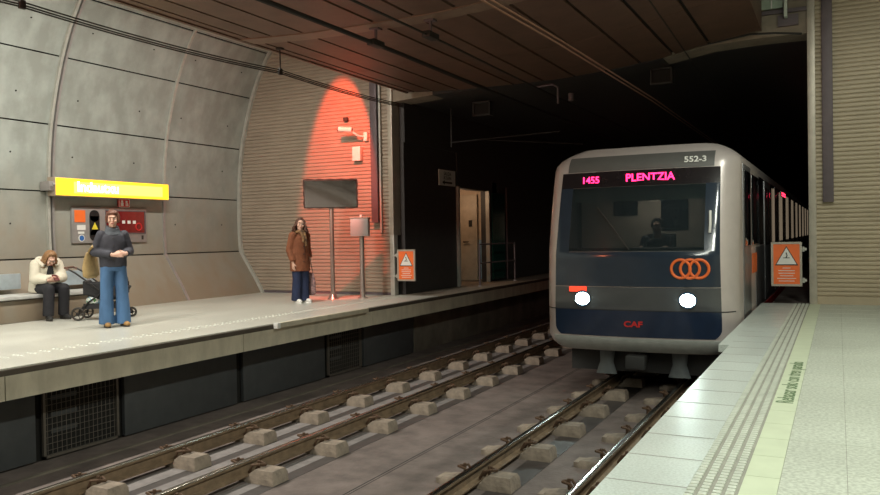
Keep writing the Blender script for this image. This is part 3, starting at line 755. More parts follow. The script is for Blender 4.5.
def fy(x, z, off=0):
    """front surface y for lateral x (relative to the centre line)"""
    hw = HW-inset(z); cr = CR; xa = abs(x)
    y = fbase(z)+inset(z)*.9 + .14*(min(xa,hw)/HW)**2
    if xa > hw-cr:
        q = min(1, (xa-(hw-cr))/cr); y += cr*1.25*(1-math.sqrt(max(0,1-q*q)))
    return y-off
def front_patch(mb, xl, xr, z0, z1, off, nx=26, nz=10, thick=.02):
    L_ = xl if callable(xl) else (lambda z: xl); R_ = xr if callable(xr) else (lambda z: xr)
    def P(i, j, o):
        z = z0+(z1-z0)*j/nz; x = L_(z)+(R_(z)-L_(z))*i/nx
        return (TX+x, fy(x,z,o), z)
    A = [[mb.bm.verts.new(P(i,j,off)) for j in range(nz+1)] for i in range(nx+1)]
    B = [[mb.bm.verts.new(P(i,j,off-thick)) for j in range(nz+1)] for i in range(nx+1)]
    for i in range(nx):
        for j in range(nz):
            mb.bm.faces.new((A[i][j],A[i+1][j],A[i+1][j+1],A[i][j+1])); mb.bm.faces.new((B[i][j],B[i][j+1],B[i+1][j+1],B[i+1][j]))
    for i in range(nx):
        mb.bm.faces.new((A[i][0],B[i][0],B[i+1][0],A[i+1][0])); mb.bm.faces.new((A[i][nz],A[i+1][nz],B[i+1][nz],B[i][nz]))
    for j in range(nz):
        mb.bm.faces.new((A[0][j],A[0][j+1],B[0][j+1],B[0][j])); mb.bm.faces.new((A[nx][j],B[nx][j],B[nx][j+1],A[nx][j+1]))
    return mb
train = thing('metro_train', 'silver metro train with dark navy front arriving at the right platform', 'train', (TX,20,-.98))
zs = [-.48,-.44,-.38,-.28,-.2,0,.2,.5,.97,1.2,1.5,1.87,2.1,2.18,2.26,2.34,2.41,2.46,2.49,2.50]
def plan(z, yend=46):
    hw = HW-inset(z); pts = []
    n = 10
    xs_ = [-hw+CR*(1-math.cos(PI/2*k/n)) for k in range(n+1)]
    xs_ = xs_ + [-.97,-.6,-.2,.2,.6,.97]
    full = sorted(set([round(x,5) for x in xs_ + [-q for q in xs_]]))
    pts = [(TX-hw, yend)] + [(TX+x, fy(x,z)) for x in full] + [(TX+hw, yend)]
    return pts, full
mb = MB(); rs = []
for z in zs:
    pts, full = plan(z); rs.append([mb.bm.verts.new((x,y,z)) for x, y in pts])
# different insets give the same count
for (A, B), (za, zb) in zip(zip(rs, rs[1:]), zip(zs, zs[1:])):
    for k in range(len(A)-1):
        xm = (A[k].co.x+A[k+1].co.x)/2-TX
        if .97 <= za and zb <= 1.87 and abs(xm) < .97 and A[k].co.y < 20 and A[k+1].co.y < 20: continue
        mb.bm.faces.new((A[k],A[k+1],B[k+1],B[k]))
mb.bm.faces.new(rs[-1])
part('body_shell', mb, M['silver'], train)
def mhw(z): return 1.17 - .035*max(0, z)/2 - (.10*max(0,(-.12-z)/.14)**2 if z < -.12 else 0)
# navy mask pieces around the windscreen opening
part('mask_panel', front_patch(MB(), lambda z: -mhw(z), lambda z: mhw(z), .46, .95, .012), M['mask'], train, 'dark navy panel below the windscreen')
part('lens_band', front_patch(MB(), lambda z: -mhw(z), lambda z: mhw(z), .13, .45, .012), M['maskgrey'], train, 'dark grey glazed band around the headlights')
part('apron', front_patch(MB(), lambda z: -mhw(z), lambda z: mhw(z), -.25, .12, .012), M['maskblue'], train, 'deep blue lower apron')
part('windscreen_surround', front_patch(MB(), lambda z: -mhw(z), -.95, .95, 1.89, .012, nx=6), M['mask'], train)
part('windscreen_surround', front_patch(MB(), .95, lambda z: mhw(z), .95, 1.89, .012, nx=6), M['mask'], train)
part('windscreen', front_patch(MB(), -.96, .96, .955, 1.885, .008, thick=.008), M['windsc'], train)
part('destination_panel', front_patch(MB(), lambda z: -mhw(z), lambda z: mhw(z), 1.89, 2.12, .012), mat('display_black', (.015,.012,.014), .2), train)
part('brow_panel', front_patch(MB(), lambda z: -1.05, lambda z: 1.05, 2.13, 2.36, .006), M['roofgrey'], train, 'dark grey brow above the display')
part('bumper', front_patch(MB(), lambda z: -1.2, lambda z: 1.2, -.47, -.27, .02, nx=40), mat('bumper_grey', (.40,.42,.40), .4, .2), train)
part('seam', front_patch(MB(), -1.33, 1.33, .115, .13, .006, nx=60, nz=1), M['under'], train)
LED = emis('led_magenta', (1,.02,.13), 5)
def on_front(x, z, off): return Matrix.Translation((TX+x, fy(x,z,off), z)) @ Matrix.Rotation(math.atan2(fy(x+.05,z)-fy(x-.05,z), .1),4,'Z') @ Matrix.Rotation(PI/2-.05,4,'X')
part('led_lettering', text_mb('PLENTZIA', .155, on_front(.19,2.005,.022), .001, bold=.003, sx=1.0), LED, train, 'magenta LED destination')
part('led_lettering', text_mb('1455', .14, on_front(-.68,1.995,.022), .001, bold=.003, sx=1.0), LED, train, 'magenta LED number')
part('fleet_number', text_mb('552-3', .115, on_front(.80,2.235,.03) @ Matrix.Rotation(-.18,4,'X'), .001, bold=.003, sx=1.15), M['white'], train, 'white fleet number')
mb = MB()
for dx in (-.12,0,.12):
    x = .77+dx; n = V((fy(x+.05,.71)-fy(x-.05,.71),-.1,0))
    mb.ring((TX+x, fy(x,.71,.014), .71), n, .125, .02, 36, 8)
part('logo_rings', mb, M['orange'], train, 'three interlaced orange rings')
part('maker_lettering', text_mb('CAF', .11, on_front(0,-.07,.02) @ Matrix.Shear('XY', 4, (.3,0)), .001, bold=.004, sx=1.3), M['red'], train, 'red maker lettering')
HEAD = emis('headlight_glow', (.75,1,.97), 30)
for s in (-.73,.74):
    h = part('headlight', MB().cyl((TX+s, fy(s,.28,.03), .28),(TX+s, fy(s,.28,.0), .28), .12, 24), M['mask'], train)
    part('bulb', MB().ell((TX+s, fy(s,.28,.03), .28), (.105,.03,.09)), HEAD, h)
    sl = spot('headlight_beam', (TX+s, fy(s,.28,.08), .28), (TX+s, 0, -.9), 60, (.8,1,.95), 80, .8, rad=.08); 
part('marker_light', MB().obox((TX-.80, fy(-.8,.41,.02), .415), (.26,.03,.075), bev=.01), emis('marker_red', (1,.06,.02), 1.5), train, 'red marker lamp')
part('wiper', MB().tube([(TX-.05,fy(-.05,.98,.03),.98),(TX-.3,fy(-.3,1.3,.04),1.3),(TX-.55,fy(-.55,1.6,.03),1.6)], .008, 6), M['blackrub'], train)
# curved white rail at the windscreen's right edge
part('handrail', MB().tube([(TX+1.02,fy(1.02,1.2,.03),1.2),(TX+1.03,fy(1.03,1.3,.06),1.32),(TX+1.02,fy(1.02,1.5,.03),1.5)], .018, 8), M['white'], train)
# cab interior
part('cab_floor', MB().box(TX-1.25,TX+1.25,11.9,13.1,0,.04), M['under'], train)
part('cab_desk', MB().box(TX-1.1,TX+1.1,11.35,11.75,.5,1.0,.03), M['under'], train)
part('cab_bulkhead', MB().box(TX-1.3,TX+1.3,13.1,13.15,-.2,2.3), mat('cab_wall', (.35,.31,.26), .6), train)
part('cab_window', MB().box(TX+.02,TX+.45,13.08,13.1,1.25,1.85,.01), M['sideglass'], train)
part('cab_window', MB().box(TX-.75,TX-.35,13.08,13.1,1.5,1.8,.01), M['sideglass'], train)
part('cab_ceiling', MB().box(TX-1.1,TX+1.1,11.75,13.1,1.98,2.0), M['white'], train)
part('sun_blind', MB().box(TX-.95,TX+.95,11.58,11.60,1.68,1.88), mat('blind_cream', (.42,.42,.36), .6), train)
d = bpy.data.lights.new('cab_light', 'AREA'); d.energy = 11; d.size = .5; d.color = (1,.85,.7)
o = bpy.data.objects.new('cab_light', d); C.objects.link(o); o.parent = train; o.location = (0,12.5-20,1.95+.98)
# side: right (platform) side and left side dressings
for s in (-1, 1):
    X0 = TX+s*HW
    def sb(a, b_, y0, y1, z0, z1, bev=0):   # box standing a..b proud of the side
        return MB().box(min(X0+s*a,X0+s*b_), max(X0+s*a,X0+s*b_), y0, y1, z0, z1, bev)
    part('side_panel', sb(-.01,.008,13.9,45,-.05,.95), M['sidegrey'], train, 'grey lower side panel')
    part('sill_stripe', sb(-.01,.012,11.75,45,-.36,-.1), M['red'], train, 'red sill stripe')
    cd = part('cab_door', sb(-.01,.010,12.05,13.1,-.05,2.18,.004), M['sidegrey'], train)
    part('cab_door_window', sb(.008,.016,12.15,13.0,1.0,2.1,.003), M['sideglass'], cd)
    part('cab_side_window', sb(.0,.012,13.3,14.5,1.0,2.1,.003), M['sideglass'], train)
    part('window_band', sb(-.005,.006,14.6,45,.98,2.14), M['sideglass'], train, 'dark side glazing')
    y = 15.6
    for k in range(11):
        dr = part('passenger_door', sb(-.002,.018,y,y+1.35,-.04,2.12,.004), M['sidegrey'], train)
        for yy in (y+.08, y+.74): part('door_window', sb(.016,.022,yy,yy+.52,.95,2.0,.003), M['sideglass'], dr)
        for yy in ((y-.45, y+1.5) if k else ()): part('lit_window', sb(.016,.024,yy,yy+.30,.98,2.08), M['litwin'], train, 'cream lit window strip')
        y += 2.6
    part('side_reflection', sb(.008,.014,13.25,14.0,.55,.86), M['orange'], train, 'orange reflection painted on the side')  # small orange reflection, painted as a patch on the side
    part('side_display', sb(.02,.045,20.0,21.6,2.0,2.12), mat('side_display', (.02,.01,.01), .3), train)
    part('side_display_lettering', sb(.045,.05,20.1,21.5,2.075,2.10).box(*( (X0+.045,X0+.05) if s>0 else (X0-.05,X0-.045)),20.1,21.5,2.02,2.045), emis('led_red_side', (1,.03,.08), 5), train)
# underframe
part('underframe', MB().box(TX-1.1,TX+1.1,11.8,45,-.85,-.45), M['under'], train)
part('coupler', MB().cyl((TX,11.3,-.62),(TX,12.2,-.62),.08).box(TX-.14,TX+.14,11.2,11.4,-.72,-.52,.03), M['under'], train)
for s in (-.53,.53):
    part('wheel', MB().cyl((TX+s-.06,12.6,-.6),(TX+s+.06,12.6,-.6),.39,28), M['under'], train)
    part('rail_guard', MB().tube([(TX+s,11.75,-.5),(TX+s,11.7,-.7),(TX+s,11.68,-.88)], [(.12,.05),(.10,.04),(.16,.03)], 10), mat('rail_guard_grey', (.16,.18,.19), .5), train, 'pale grey rail guard')
part('bogie', MB().box(TX-.8,TX+.8,12.1,14.6,-.82,-.55), M['under'], train)
part('roof_equipment', MB().box(TX-.7,TX+.7,13.5,18,2.48,2.66,.03).box(TX-.7,TX+.7,21,27,2.48,2.7,.03), M['roofgrey'], train)

# ================================================================== PEOPLE
SKIN = mat('skin', (.60,.37,.28), .5, var=.05)
def hand(mb, wrist, d, pn, thumb_side, curl=.9, sc=1.0):
    """d = direction of the fingers, pn = palm normal (towards the palm), thumb_side = lateral direction of the thumb"""
    d = V(d).normalized(); pn = V(pn); pn = (pn-d*pn.dot(d)).normalized(); ts = V(thumb_side); ts = (ts-d*ts.dot(d)-pn*ts.dot(pn)).normalized()
    w = V(wrist)
    mb.tube([w-d*.02, w+d*.02, w+d*.06, w+d*.085], [(.026*sc,.020*sc),(.034*sc,.017*sc),(.040*sc,.016*sc),(.036*sc,.012*sc)], 12, ref=ts)
    lens = (.068,.078,.072,.056)
    for i in range(4):
        off = ts*((.030-.0205*i)*sc); p = w+d*.082+off; dd = d.copy(); pts = [p-d*.02, p]; L = lens[i]*sc
        for k, f in enumerate((.42,.32,.26)):
            ang = curl*(.45+.25*k); dd = (dd*math.cos(ang)+pn*math.sin(ang)).normalized() if k == 0 else (Matrix.Rotation(ang,3,d.cross(pn)) @ dd)
            p = p+dd*L*f; pts.append(p)
        mb.tube(pts, [.0092*sc,.0095*sc,.0088*sc,.0082*sc,.007*sc], 8)
    p = w+d*.02+ts*.026; dd = (d*.7+ts*.7+pn*.25).normalized(); pts = [p-dd*.015, p]
    for k in range(2):
        p = p+dd*.034; pts.append(p); dd = (dd+d*.5+pn*.3).normalized()
    mb.tube(pts, [.012,.0115,.0105,.008], 8)

def head_matrix(c, yaw=0, pitch=0, roll=0):
    return Matrix.Translation(c) @ Matrix.Rotation(yaw,4,'Z') @ Matrix.Rotation(pitch,4,'X') @ Matrix.Rotation(roll,4,'Y')
def head_geo(mb, HM):
    h = MB()
    h.ell((0,.012,.02),(.074,.092,.098)); h.ell((0,-.022,-.045),(.054,.062,.066)); h.ell((0,-.055,-.085),(.026,.026,.022))
    h.tube([(0,-.080,.022),(0,-.096,-.005),(0,-.103,-.022)], [(.008,.008),(.011,.010),(.015,.010)], 10)
    h.ell((0,-.074,-.055),(.026,.014,.014)); h.ell((-.038,-.062,-.018),(.024,.022,.022)); h.ell((.038,-.062,-.018),(.024,.022,.022))
    h.ell((0,-.074,.042),(.045,.018,.014))
    for s in (-1,1): h.ell((s*.076,.008,-.008),(.009,.018,.03))
    h.xf(HM)
    me = bpy.data.meshes.new('h'); h.bm.to_mesh(me); mb.bm.from_mesh(me); h.bm.free(); bpy.data.meshes.remove(me)

def hair_geo(HM, length=.1, fringe=55, r=.021, n=30, wavy=0, back=None, flare=.0, openf=62):
    mb = MB()
    mb.ell((0,.026,.045),(.080,.090,.088))
    for i in range(n):
        ph = 2*PI*(i+.5)/n       # 0 = front (-Y)
        fr = abs((ph+PI) % (2*PI)-PI)
        th_end = R(fringe) if fr < R(openf) else R(96)
        pts = []
        for k in range(7):
            th = R(8)+(th_end-R(8))*k/6
            pts.append(V((math.sin(ph)*math.sin(th)*.083, -math.cos(ph)*math.sin(th)*.102+.014, .022+math.cos(th)*.112)))
        if fr >= R(openf):
            last = pts[-1]; out = V((last.x, last.y-.014, 0)).normalized()
            m_ = 5; L = length*random.uniform(.85,1.1)
            for k in range(1, m_+1):
                f = k/m_
                p = last+out*(flare*math.sin(f*PI*.6)+wavy*.012*math.sin(f*9+i))+V((wavy*.010*math.sin(f*8+i*2), 0, -L*f))
                pts.append(p)
        m_ = len(pts)
        mb.tube(pts, [r*(.75+.25*math.sin(PI*k/(m_-1)))*(1 if k < m_-1 else .6) for k in range(m_)], 8)
    mb.xf(HM); return mb.remesh(.007, 2)

def face_parts(root, HM, shades=False, lipcol=(.45,.12,.10)):
    for s in (-1, 1):
        e = part('eye', MB().ell((s*.030,-.0745,.012),(.0115,.008,.0065)).xf(HM), M['white'], root, world=False)
        part('iris', MB().ell((s*.030,-.0815,.012),(.0055,.003,.0055)).xf(HM), M['inkblack'], e, world=False)
        part('eyebrow', MB().tube([(s*.016,-.089,.035),(s*.032,-.087,.041),(s*.047,-.076,.034)], .0025, 6).xf(HM), mat('brow', (.08,.045,.03), .8, var=0), root, world=False)
    part('lips', MB().ell((0,-.088,-.050),(.021,.005,.006)).xf(HM), mat('lips', lipcol, .4, var=0), root, world=False)

def limb(mb, a, b_, c, ra, rb, rc, seg=14, ref=None):
    a, b_, c = V(a), V(b_), V(c)
    pts = [a, a.lerp(b_,.5), b_.lerp(a,.08), b_.lerp(c,.08), b_.lerp(c,.5), c]
    def mx(u, w, t):
        f = lambda q: q if isinstance(q,(tuple,list)) else (q,q)
        u, w = f(u), f(w); return (u[0]+(w[0]-u[0])*t, u[1]+(w[1]-u[1])*t)
    mb.tube(pts, [mx(ra,ra,0), mx(ra,rb,.5), mx(rb,rb,0), mx(rb,rb,0), mx(rb,rc,.4), mx(rc,rc,0)], seg, ref=ref)
    mb.ell(a, max(mx(ra,ra,0))); mb.ell(b_, max(mx(rb,rb,0))*.98)

def body_mesh(root, J, HM, hands, skin=SKIN):
    mb = MB()
    pel, ch, nk = V(J['pelvis']), V(J['chest']), V(J['neck'])
    mb.tube([pel-V((0,0,.06)), pel, pel.lerp(ch,.5), ch, ch.lerp(nk,.6)], [(.13,.09),(.15,.10),(.115,.085),(.14,.10),(.10,.07)], 18, ref=(1,0,0))
    hc = HM @ V((0,.015,-.02))
    mb.tube([ch.lerp(nk,.5), nk, hc], [(.07,.06),.050,.050], 14)
    head_geo(mb, HM)
    for s in ('L','R'):
        limb(mb, J['sh'+s], J['el'+s], J['wr'+s], .048, .038, .026)
        limb(mb, J['hp'+s], J['kn'+s], J['an'+s], .075, .05, .036)
        an = V(J['an'+s]); tw = V(J['to'+s])
        mb.tube([an, an.lerp(tw,.5)-V((0,0,.02)), tw], [(.036,.036),(.036,.03),(.03,.018)], 10)
    for h in hands: hand(mb, **h)
    mb.remesh(.0062, 2)
    return part('body', mb, skin, root, world=False)

def shoe(root, an, toe, m, sole_m, heel=.0, name='shoe'):
    an, toe = V(an), V(toe); f = V((toe.x-an.x, toe.y-an.y, 0)).normalized()
    b_ = V((an.x, an.y, 0)); mb = MB()
    mb.tube([b_-f*.075+V((0,0,.045)), b_-f*.03+V((0,0,.055)), b_+f*.05+V((0,0,.052)), b_+f*.12+V((0,0,.042)), b_+f*.175+V((0,0,.032))], [(.030,.035),(.038,.05),(.042,.045),(.045,.034),(.028,.02)], 14, ref=f.cross(V((0,0,1))))
    mb.cyl(b_+V((0,0,.04)), b_+V((0,0,.12)), .043)
    mb.remesh(.009, 2); sh = part(name, mb, m, root, world=False)
    mb = MB(); pl = []
    for k in range(20):
        th = 2*PI*k/20; l = f*(math.cos(th)*.135+.045)+f.cross(V((0,0,1)))*(math.sin(th)*(.043 if math.cos(th) > -.2 else .035))
        pl.append((b_.x+l.x, b_.y+l.y))
    mb.prism(pl, 'z', .0, .022)
    part('sole', mb, sole_m, sh, world=False)

def torso_cloth(mb, J, hem_z, w=1.0, hemr=(.19,.13), chest=(.195,.125), waist=(.165,.115)):
    pel, ch, nk = V(J['pelvis']), V(J['chest']), V(J['neck'])
    base = pel + (V((0,0,hem_z))-V((0,0,pel.z)))
    mb.tube([base, base.lerp(ch,.45), ch, ch.lerp(nk,.45), ch.lerp(nk,.8)], [hemr, waist, chest, (chest[0]*.93,chest[1]*.85), (.085,.075)], 24, ref=(1,0,0))

def link_xyz(d): return {k: V(v) for k, v in d.items()}

# ---- woman in dark jacket and wide jeans
w1 = thing('person', 'woman standing in dark jacket and wide blue jeans with clasped hands', 'person', (-9.27,8.04,0), R(60))
J = dict(pelvis=(0,0,.90), chest=(0,.01,1.22), neck=(0,.01,1.40),
    shL=(.155,.01,1.315), elL=(.235,.03,1.07), wrL=(.135,-.185,1.045), shR=(-.155,.01,1.315), elR=(-.245,.04,1.07), wrR=(-.03,-.205,1.03),
    hpL=(.085,0,.86), hpR=(-.085,0,.86), knL=(.105,-.02,.47), knR=(-.10,-.01,.47), anL=(.12,.0,.09), anR=(-.11,.0,.09), toL=(.15,-.15,.04), toR=(-.11,-.16,.04))
HM = head_matrix((0,-.02,1.53), R(-14), R(2))
body_mesh(w1, J, HM, [dict(wrist=J['wrL'], d=(-.85,-.25,-.05), pn=(.0,.75,-.3), thumb_side=(0,-.3,1), curl=.7), dict(wrist=J['wrR'], d=(.9,-.22,.05), pn=(0,.9,-.3), thumb_side=(0,0,1), curl=.7)])
face_parts(w1, HM)
part('hair', hair_geo(HM, .05, 60, .019, 34, .4, openf=68), mat('auburn_hair', (.12,.045,.025), .55, var=.4, scale=60, stretch=(1,1,.1)), w1, world=False)
JK = mat('charcoal_jacket', (.035,.037,.05), .75, var=.25, scale=9, bump=.5, bscale=14)
mb = MB(); torso_cloth(mb, J, .85, hemr=(.185,.135), chest=(.185,.13), waist=(.185,.135))
for s in ('L','R'): limb(mb, J['sh'+s], J['el'+s], V(J['wr'+s]).lerp(V(J['el'+s]),.12), .068, .062, .048)
mb.remesh(.011, 5); jk = part('jacket', mb, JK, w1, world=False)
mb = MB(); mb.tube([(0,.01,1.31),(0,.01,1.36),(0,.0,1.405),(0,-.01,1.43)], [(.13,.115),(.112,.10),(.092,.09),(.092,.09)], 22, ref=(1,0,0))
mb.remesh(.010, 3); part('collar', mb, mat('slate_collar', (.085,.10,.12), .8, bump=.4, bscale=30), jk, world=False)
mb = MB(); 
for i in range(4): mb.ell((-.02,-.137,1.26-i*.1),(.010,.005,.010))
part('buttons', mb, M['blackrub'], jk, world=False)
JE = mat('blue_denim', (.065,.15,.30), .8, var=.25, scale=5, bump=.35, bscale=22, stretch=(1,1,.35))
mb = MB(); mb.tube([(0,0,.98),(0,0,.90),(0,0,.80)], [(.155,.115),(.17,.13),(.17,.125)], 20, ref=(1,0,0))
for s, q in (('L',1),('R',-1)):
    h, k, a = V(J['hp'+s]), V(J['kn'+s]), V(J['an'+s])
    mb.tube([h, h.lerp(k,.5), k, k.lerp(a,.5), a-V((0,0,.045))], [(.090,.115),(.090,.11),(.086,.10),(.096,.11),(.104,.118)], 20, ref=(1,0,0))
mb.remesh(.011, 3); part('jeans', mb, JE, w1, world=False)
for s in ('L','R'): shoe(w1, J['an'+s], J['to'+s], mat('tan_suede', (.30,.17,.06), .8), M['blackrub'], name='boot')
# tote bag on her arm
bg = thing('tote_bag', 'mustard tan cloth tote bag hanging from the arm of the woman in jeans', 'bag', (-9.27,8.04,.72), R(60))
TAN = mat('mustard_canvas', (.38,.27,.12), .8, var=.2, scale=7, bump=.5, bscale=14)
def zoff(m): return m.xf(Matrix.Translation((0,0,-.72)))
mb = MB(); mb.tube([(-.27,.16,.70),(-.27,.16,.74),(-.28,.15,.88),(-.28,.12,1.0),(-.27,.10,1.08)], [(.10,.04),(.155,.07),(.15,.065),(.125,.045),(.10,.02)], 20, ref=(.75,.66,0))
mb.remesh(.011, 3); bag = part('pouch', zoff(mb), TAN, bg, world=False)
mb = MB(); mb.tube([(-.31,.07,1.06),(-.31,.02,1.10),(-.285,-.03,1.145),(-.25,.02,1.175),(-.235,.11,1.13),(-.24,.12,1.06)], [(.016,.006)]*6, 8)
part('strap', zoff(mb), TAN, bg, world=False)

# ---- woman in brown coat
w2 = thing('person', 'woman in long brown coat and navy trousers waiting left of the mirror post', 'person', (-9.09,12.2,0), R(72))
J = dict(pelvis=(0,0,.86), chest=(0,.0,1.15), neck=(0,-.01,1.33),
    shL=(.155,.0,1.27), elL=(.205,.04,1.02), wrL=(.20,-.03,.82), shR=(-.155,.0,1.27), elR=(-.215,.03,1.0), wrR=(-.20,-.06,.76),
    hpL=(.08,0,.82), hpR=(-.08,0,.82), knL=(.08,-.02,.45), knR=(-.08,-.01,.45), anL=(.085,.0,.085), anR=(-.08,.03,.085), toL=(.11,-.15,.035), toR=(-.09,-.12,.035))
HM = head_matrix((0,-.03,1.465), R(-28), R(-6), R(6))
body_mesh(w2, J, HM, [dict(wrist=J['wrL'], d=(0,-.15,-1), pn=(-1,0,0), thumb_side=(0,-1,0), curl=.9), dict(wrist=J['wrR'], d=(0,-.1,-1), pn=(1,0,0), thumb_side=(0,-1,0), curl=.5)])
face_parts(w2, HM)
part('hair', hair_geo(HM, .14, 28, .021, 36, 1.3, flare=.045, openf=62), mat('brown_curly_hair', (.085,.035,.02), .6, var=.5, scale=70), w2, world=False)
CO = mat('rust_brown_coat', (.19,.065,.028), .85, var=.25, scale=8, bump=.4, bscale=20)
mb = MB(); torso_cloth(mb, J, .60, hemr=(.205,.165), chest=(.195,.135), waist=(.195,.15))
for s in ('L','R'): limb(mb, J['sh'+s], J['el'+s], V(J['wr'+s])+V((0,0,.03)), .078, .068, .058)
mb.remesh(.011, 5); co = part('coat', mb, CO, w2, world=False)
mb = MB(); mb.tube([(.015,-.14,.64),(.015,-.145,.9),(.01,-.135,1.12)], .008, 6); 
for z in (.78,.92,1.06): mb.ell((-.02,-.155,z),(.013,.006,.013))
part('placket', mb, mat('dark_brown_trim', (.06,.025,.015), .6), co, world=False)
mb = MB(); mb.ring((0,-.005,1.335),(0,.15,1),.082,.034,26,10); mb.tube([(.04,-.10,1.32),(.03,-.14,1.2),(.045,-.15,1.07)], [.035,.035,.02], 10); mb.tube([(-.03,-.10,1.32),(-.01,-.14,1.22),(-.02,-.15,1.14)], [.03,.03,.02], 10)
mb.remesh(.009, 2); part('scarf', mb, mat('ochre_scarf', (.30,.17,.07), .9, col2=(.08,.05,.035), scale=22), w2, world=False)
NV = mat('navy_trousers', (.012,.022,.065), .8, var=.2, bump=.3, bscale=20)
mb = MB(); mb.tube([(0,0,.92),(0,0,.78)], [(.15,.12),(.16,.125)], 20, ref=(1,0,0))
for s in ('L','R'):
    h, k, a = V(J['hp'+s]), V(J['kn'+s]), V(J['an'+s])
    mb.tube([h, h.lerp(k,.5), k, k.lerp(a,.5), a-V((0,0,.04))], [(.092,.11),(.09,.10),(.085,.09),(.085,.095),(.09,.10)], 20, ref=(1,0,0))
mb.remesh(.011, 3); part('trousers', mb, NV, w2, world=False)
for s in ('L','R'): shoe(w2, J['an'+s], J['to'+s], M['white'], M['white'], name='sneaker')
bg = thing('shopping_bag', 'slim patterned bag held at the side of the woman in brown', 'bag', (-9.09,12.2,.12), R(72))
PB = mat('patterned_cloth', (.42,.25,.24), .8, col2=(.03,.025,.03), scale=26)
def zo2(m): return m.xf(Matrix.Translation((0,0,-.12)))
mb = MB(); mb.tube([(.235,-.02,.13),(.235,-.02,.17),(.235,-.02,.40),(.225,-.03,.56)], [(.10,.03),(.14,.05),(.13,.045),(.08,.02)], 18, ref=(0,1,0)); mb.remesh(.011,3)
part('pouch', zo2(mb), PB, bg, world=False)
part('handles', zo2(MB().tube([(.23,-.09,.55),(.215,-.06,.70),(.205,-.055,.75),(.215,-.0,.70),(.225,.03,.55)], .008, 8)), M['blackrub'], bg, world=False)

# ---- seated woman
w3 = thing('person', 'woman in cream coat sitting on the bench looking down at her phone', 'person', (-11.42,8.54,0), R(75))
J = dict(pelvis=(0,.0,.52), chest=(0,-.10,.79), neck=(0,-.17,.915),
    shL=(.165,-.10,.87), elL=(.215,-.17,.65), wrL=(.07,-.35,.63), shR=(-.165,-.10,.87), elR=(-.215,-.16,.65), wrR=(-.06,-.34,.62),
    hpL=(.09,-.03,.50), hpR=(-.09,-.03,.50), knL=(.13,-.42,.49), knR=(-.10,-.42,.49), anL=(.14,-.36,.09), anR=(-.13,-.44,.09), toL=(.17,-.50,.035), toR=(-.15,-.58,.035))
HM = head_matrix((0,-.235,.955), R(0), R(38))
body_mesh(w3, J, HM, [dict(wrist=J['wrL'], d=(-.6,-.6,.1), pn=(-.5,.6,.4), thumb_side=(0,.1,1), curl=.8), dict(wrist=J['wrR'], d=(.6,-.6,.1), pn=(.5,.6,.4), thumb_side=(0,.1,1), curl=.8)])
face_parts(w3, HM)
part('hair', hair_geo(HM, .16, 40, .020, 32, .9, flare=.02, openf=60), mat('fair_hair', (.25,.13,.055), .6, var=.4, scale=60), w3, world=False)
CW = mat('cream_puffer', (.62,.58,.47), .7, var=.08, bump=.5, bscale=9)
mb = MB(); mb.tube([(0,.04,.44),(0,.02,.56),(0,-.06,.72),(0,-.11,.83),(0,-.14,.89)], [(.235,.17),(.225,.165),(.205,.145),(.185,.125),(.09,.08)], 24, ref=(1,0,0))
for s in ('L','R'): limb(mb, J['sh'+s], J['el'+s], V(J['wr'+s]).lerp(V(J['el'+s]),.1), .09, .078, .058)
for i in range(3): mb.ring((0,-.01-.045*i,.55+.10*i),(0,-.4,1),.185,.03,26,8)
mb.remesh(.012, 4); cw = part('coat', mb, CW, w3, world=False)
mb = MB(); mb.tube([(-.10,-.245,.85),(-.16,-.13,.93),(-.10,-.02,.95),(0,.01,.955),(.10,-.02,.95),(.16,-.13,.93),(.10,-.245,.85)], [.03,.045,.05,.05,.05,.045,.03], 12); mb.remesh(.011, 2)
part('hood', mb, mat('cream_fur_trim', (.68,.63,.52), .95, bump=1, bscale=60), cw, world=False)
mb = MB(); mb.tube([(0,-.17,.50),(0,-.20,.62),(0,-.235,.76),(0,-.25,.86)], [(.06,.03),(.06,.03),(.055,.02),(.035,.012)], 14, ref=(1,0,0)); mb.remesh(.009,2)
part('top', mb, mat('black_top', (.015,.015,.017), .8), w3, world=False)
BT = mat('black_trousers', (.014,.014,.018), .8, bump=.4, bscale=18)
mb = MB(); mb.ell((0,.01,.50),(.18,.15,.10))
for s in ('L','R'): limb(mb, J['hp'+s], J['kn'+s], V(J['an'+s])-V((0,0,.02)), .098, .084, .082)
mb.remesh(.011, 3); part('trousers', mb, BT, w3, world=False)
for s in ('L','R'): shoe(w3, J['an'+s], J['to'+s], mat('black_shoe', (.02,.02,.02), .4), M['blackrub'])
ph = thing('phone', 'dark red-cased phone held by the woman sitting on the bench', 'phone', w3.location+Matrix.Rotation(R(75),3,'Z')@V((0,-.43,.665)), R(75))
part('case', MB().obox((0,0,0),(.075,.010,.15),rx=R(-55),bev=.004), mat('phone_case', (.10,.02,.02), .4), ph, world=False)
part('screen', MB().obox((0,.0048,.0034),(.066,.002,.135),rx=R(-55)), M['inkblack'], ph, world=False)

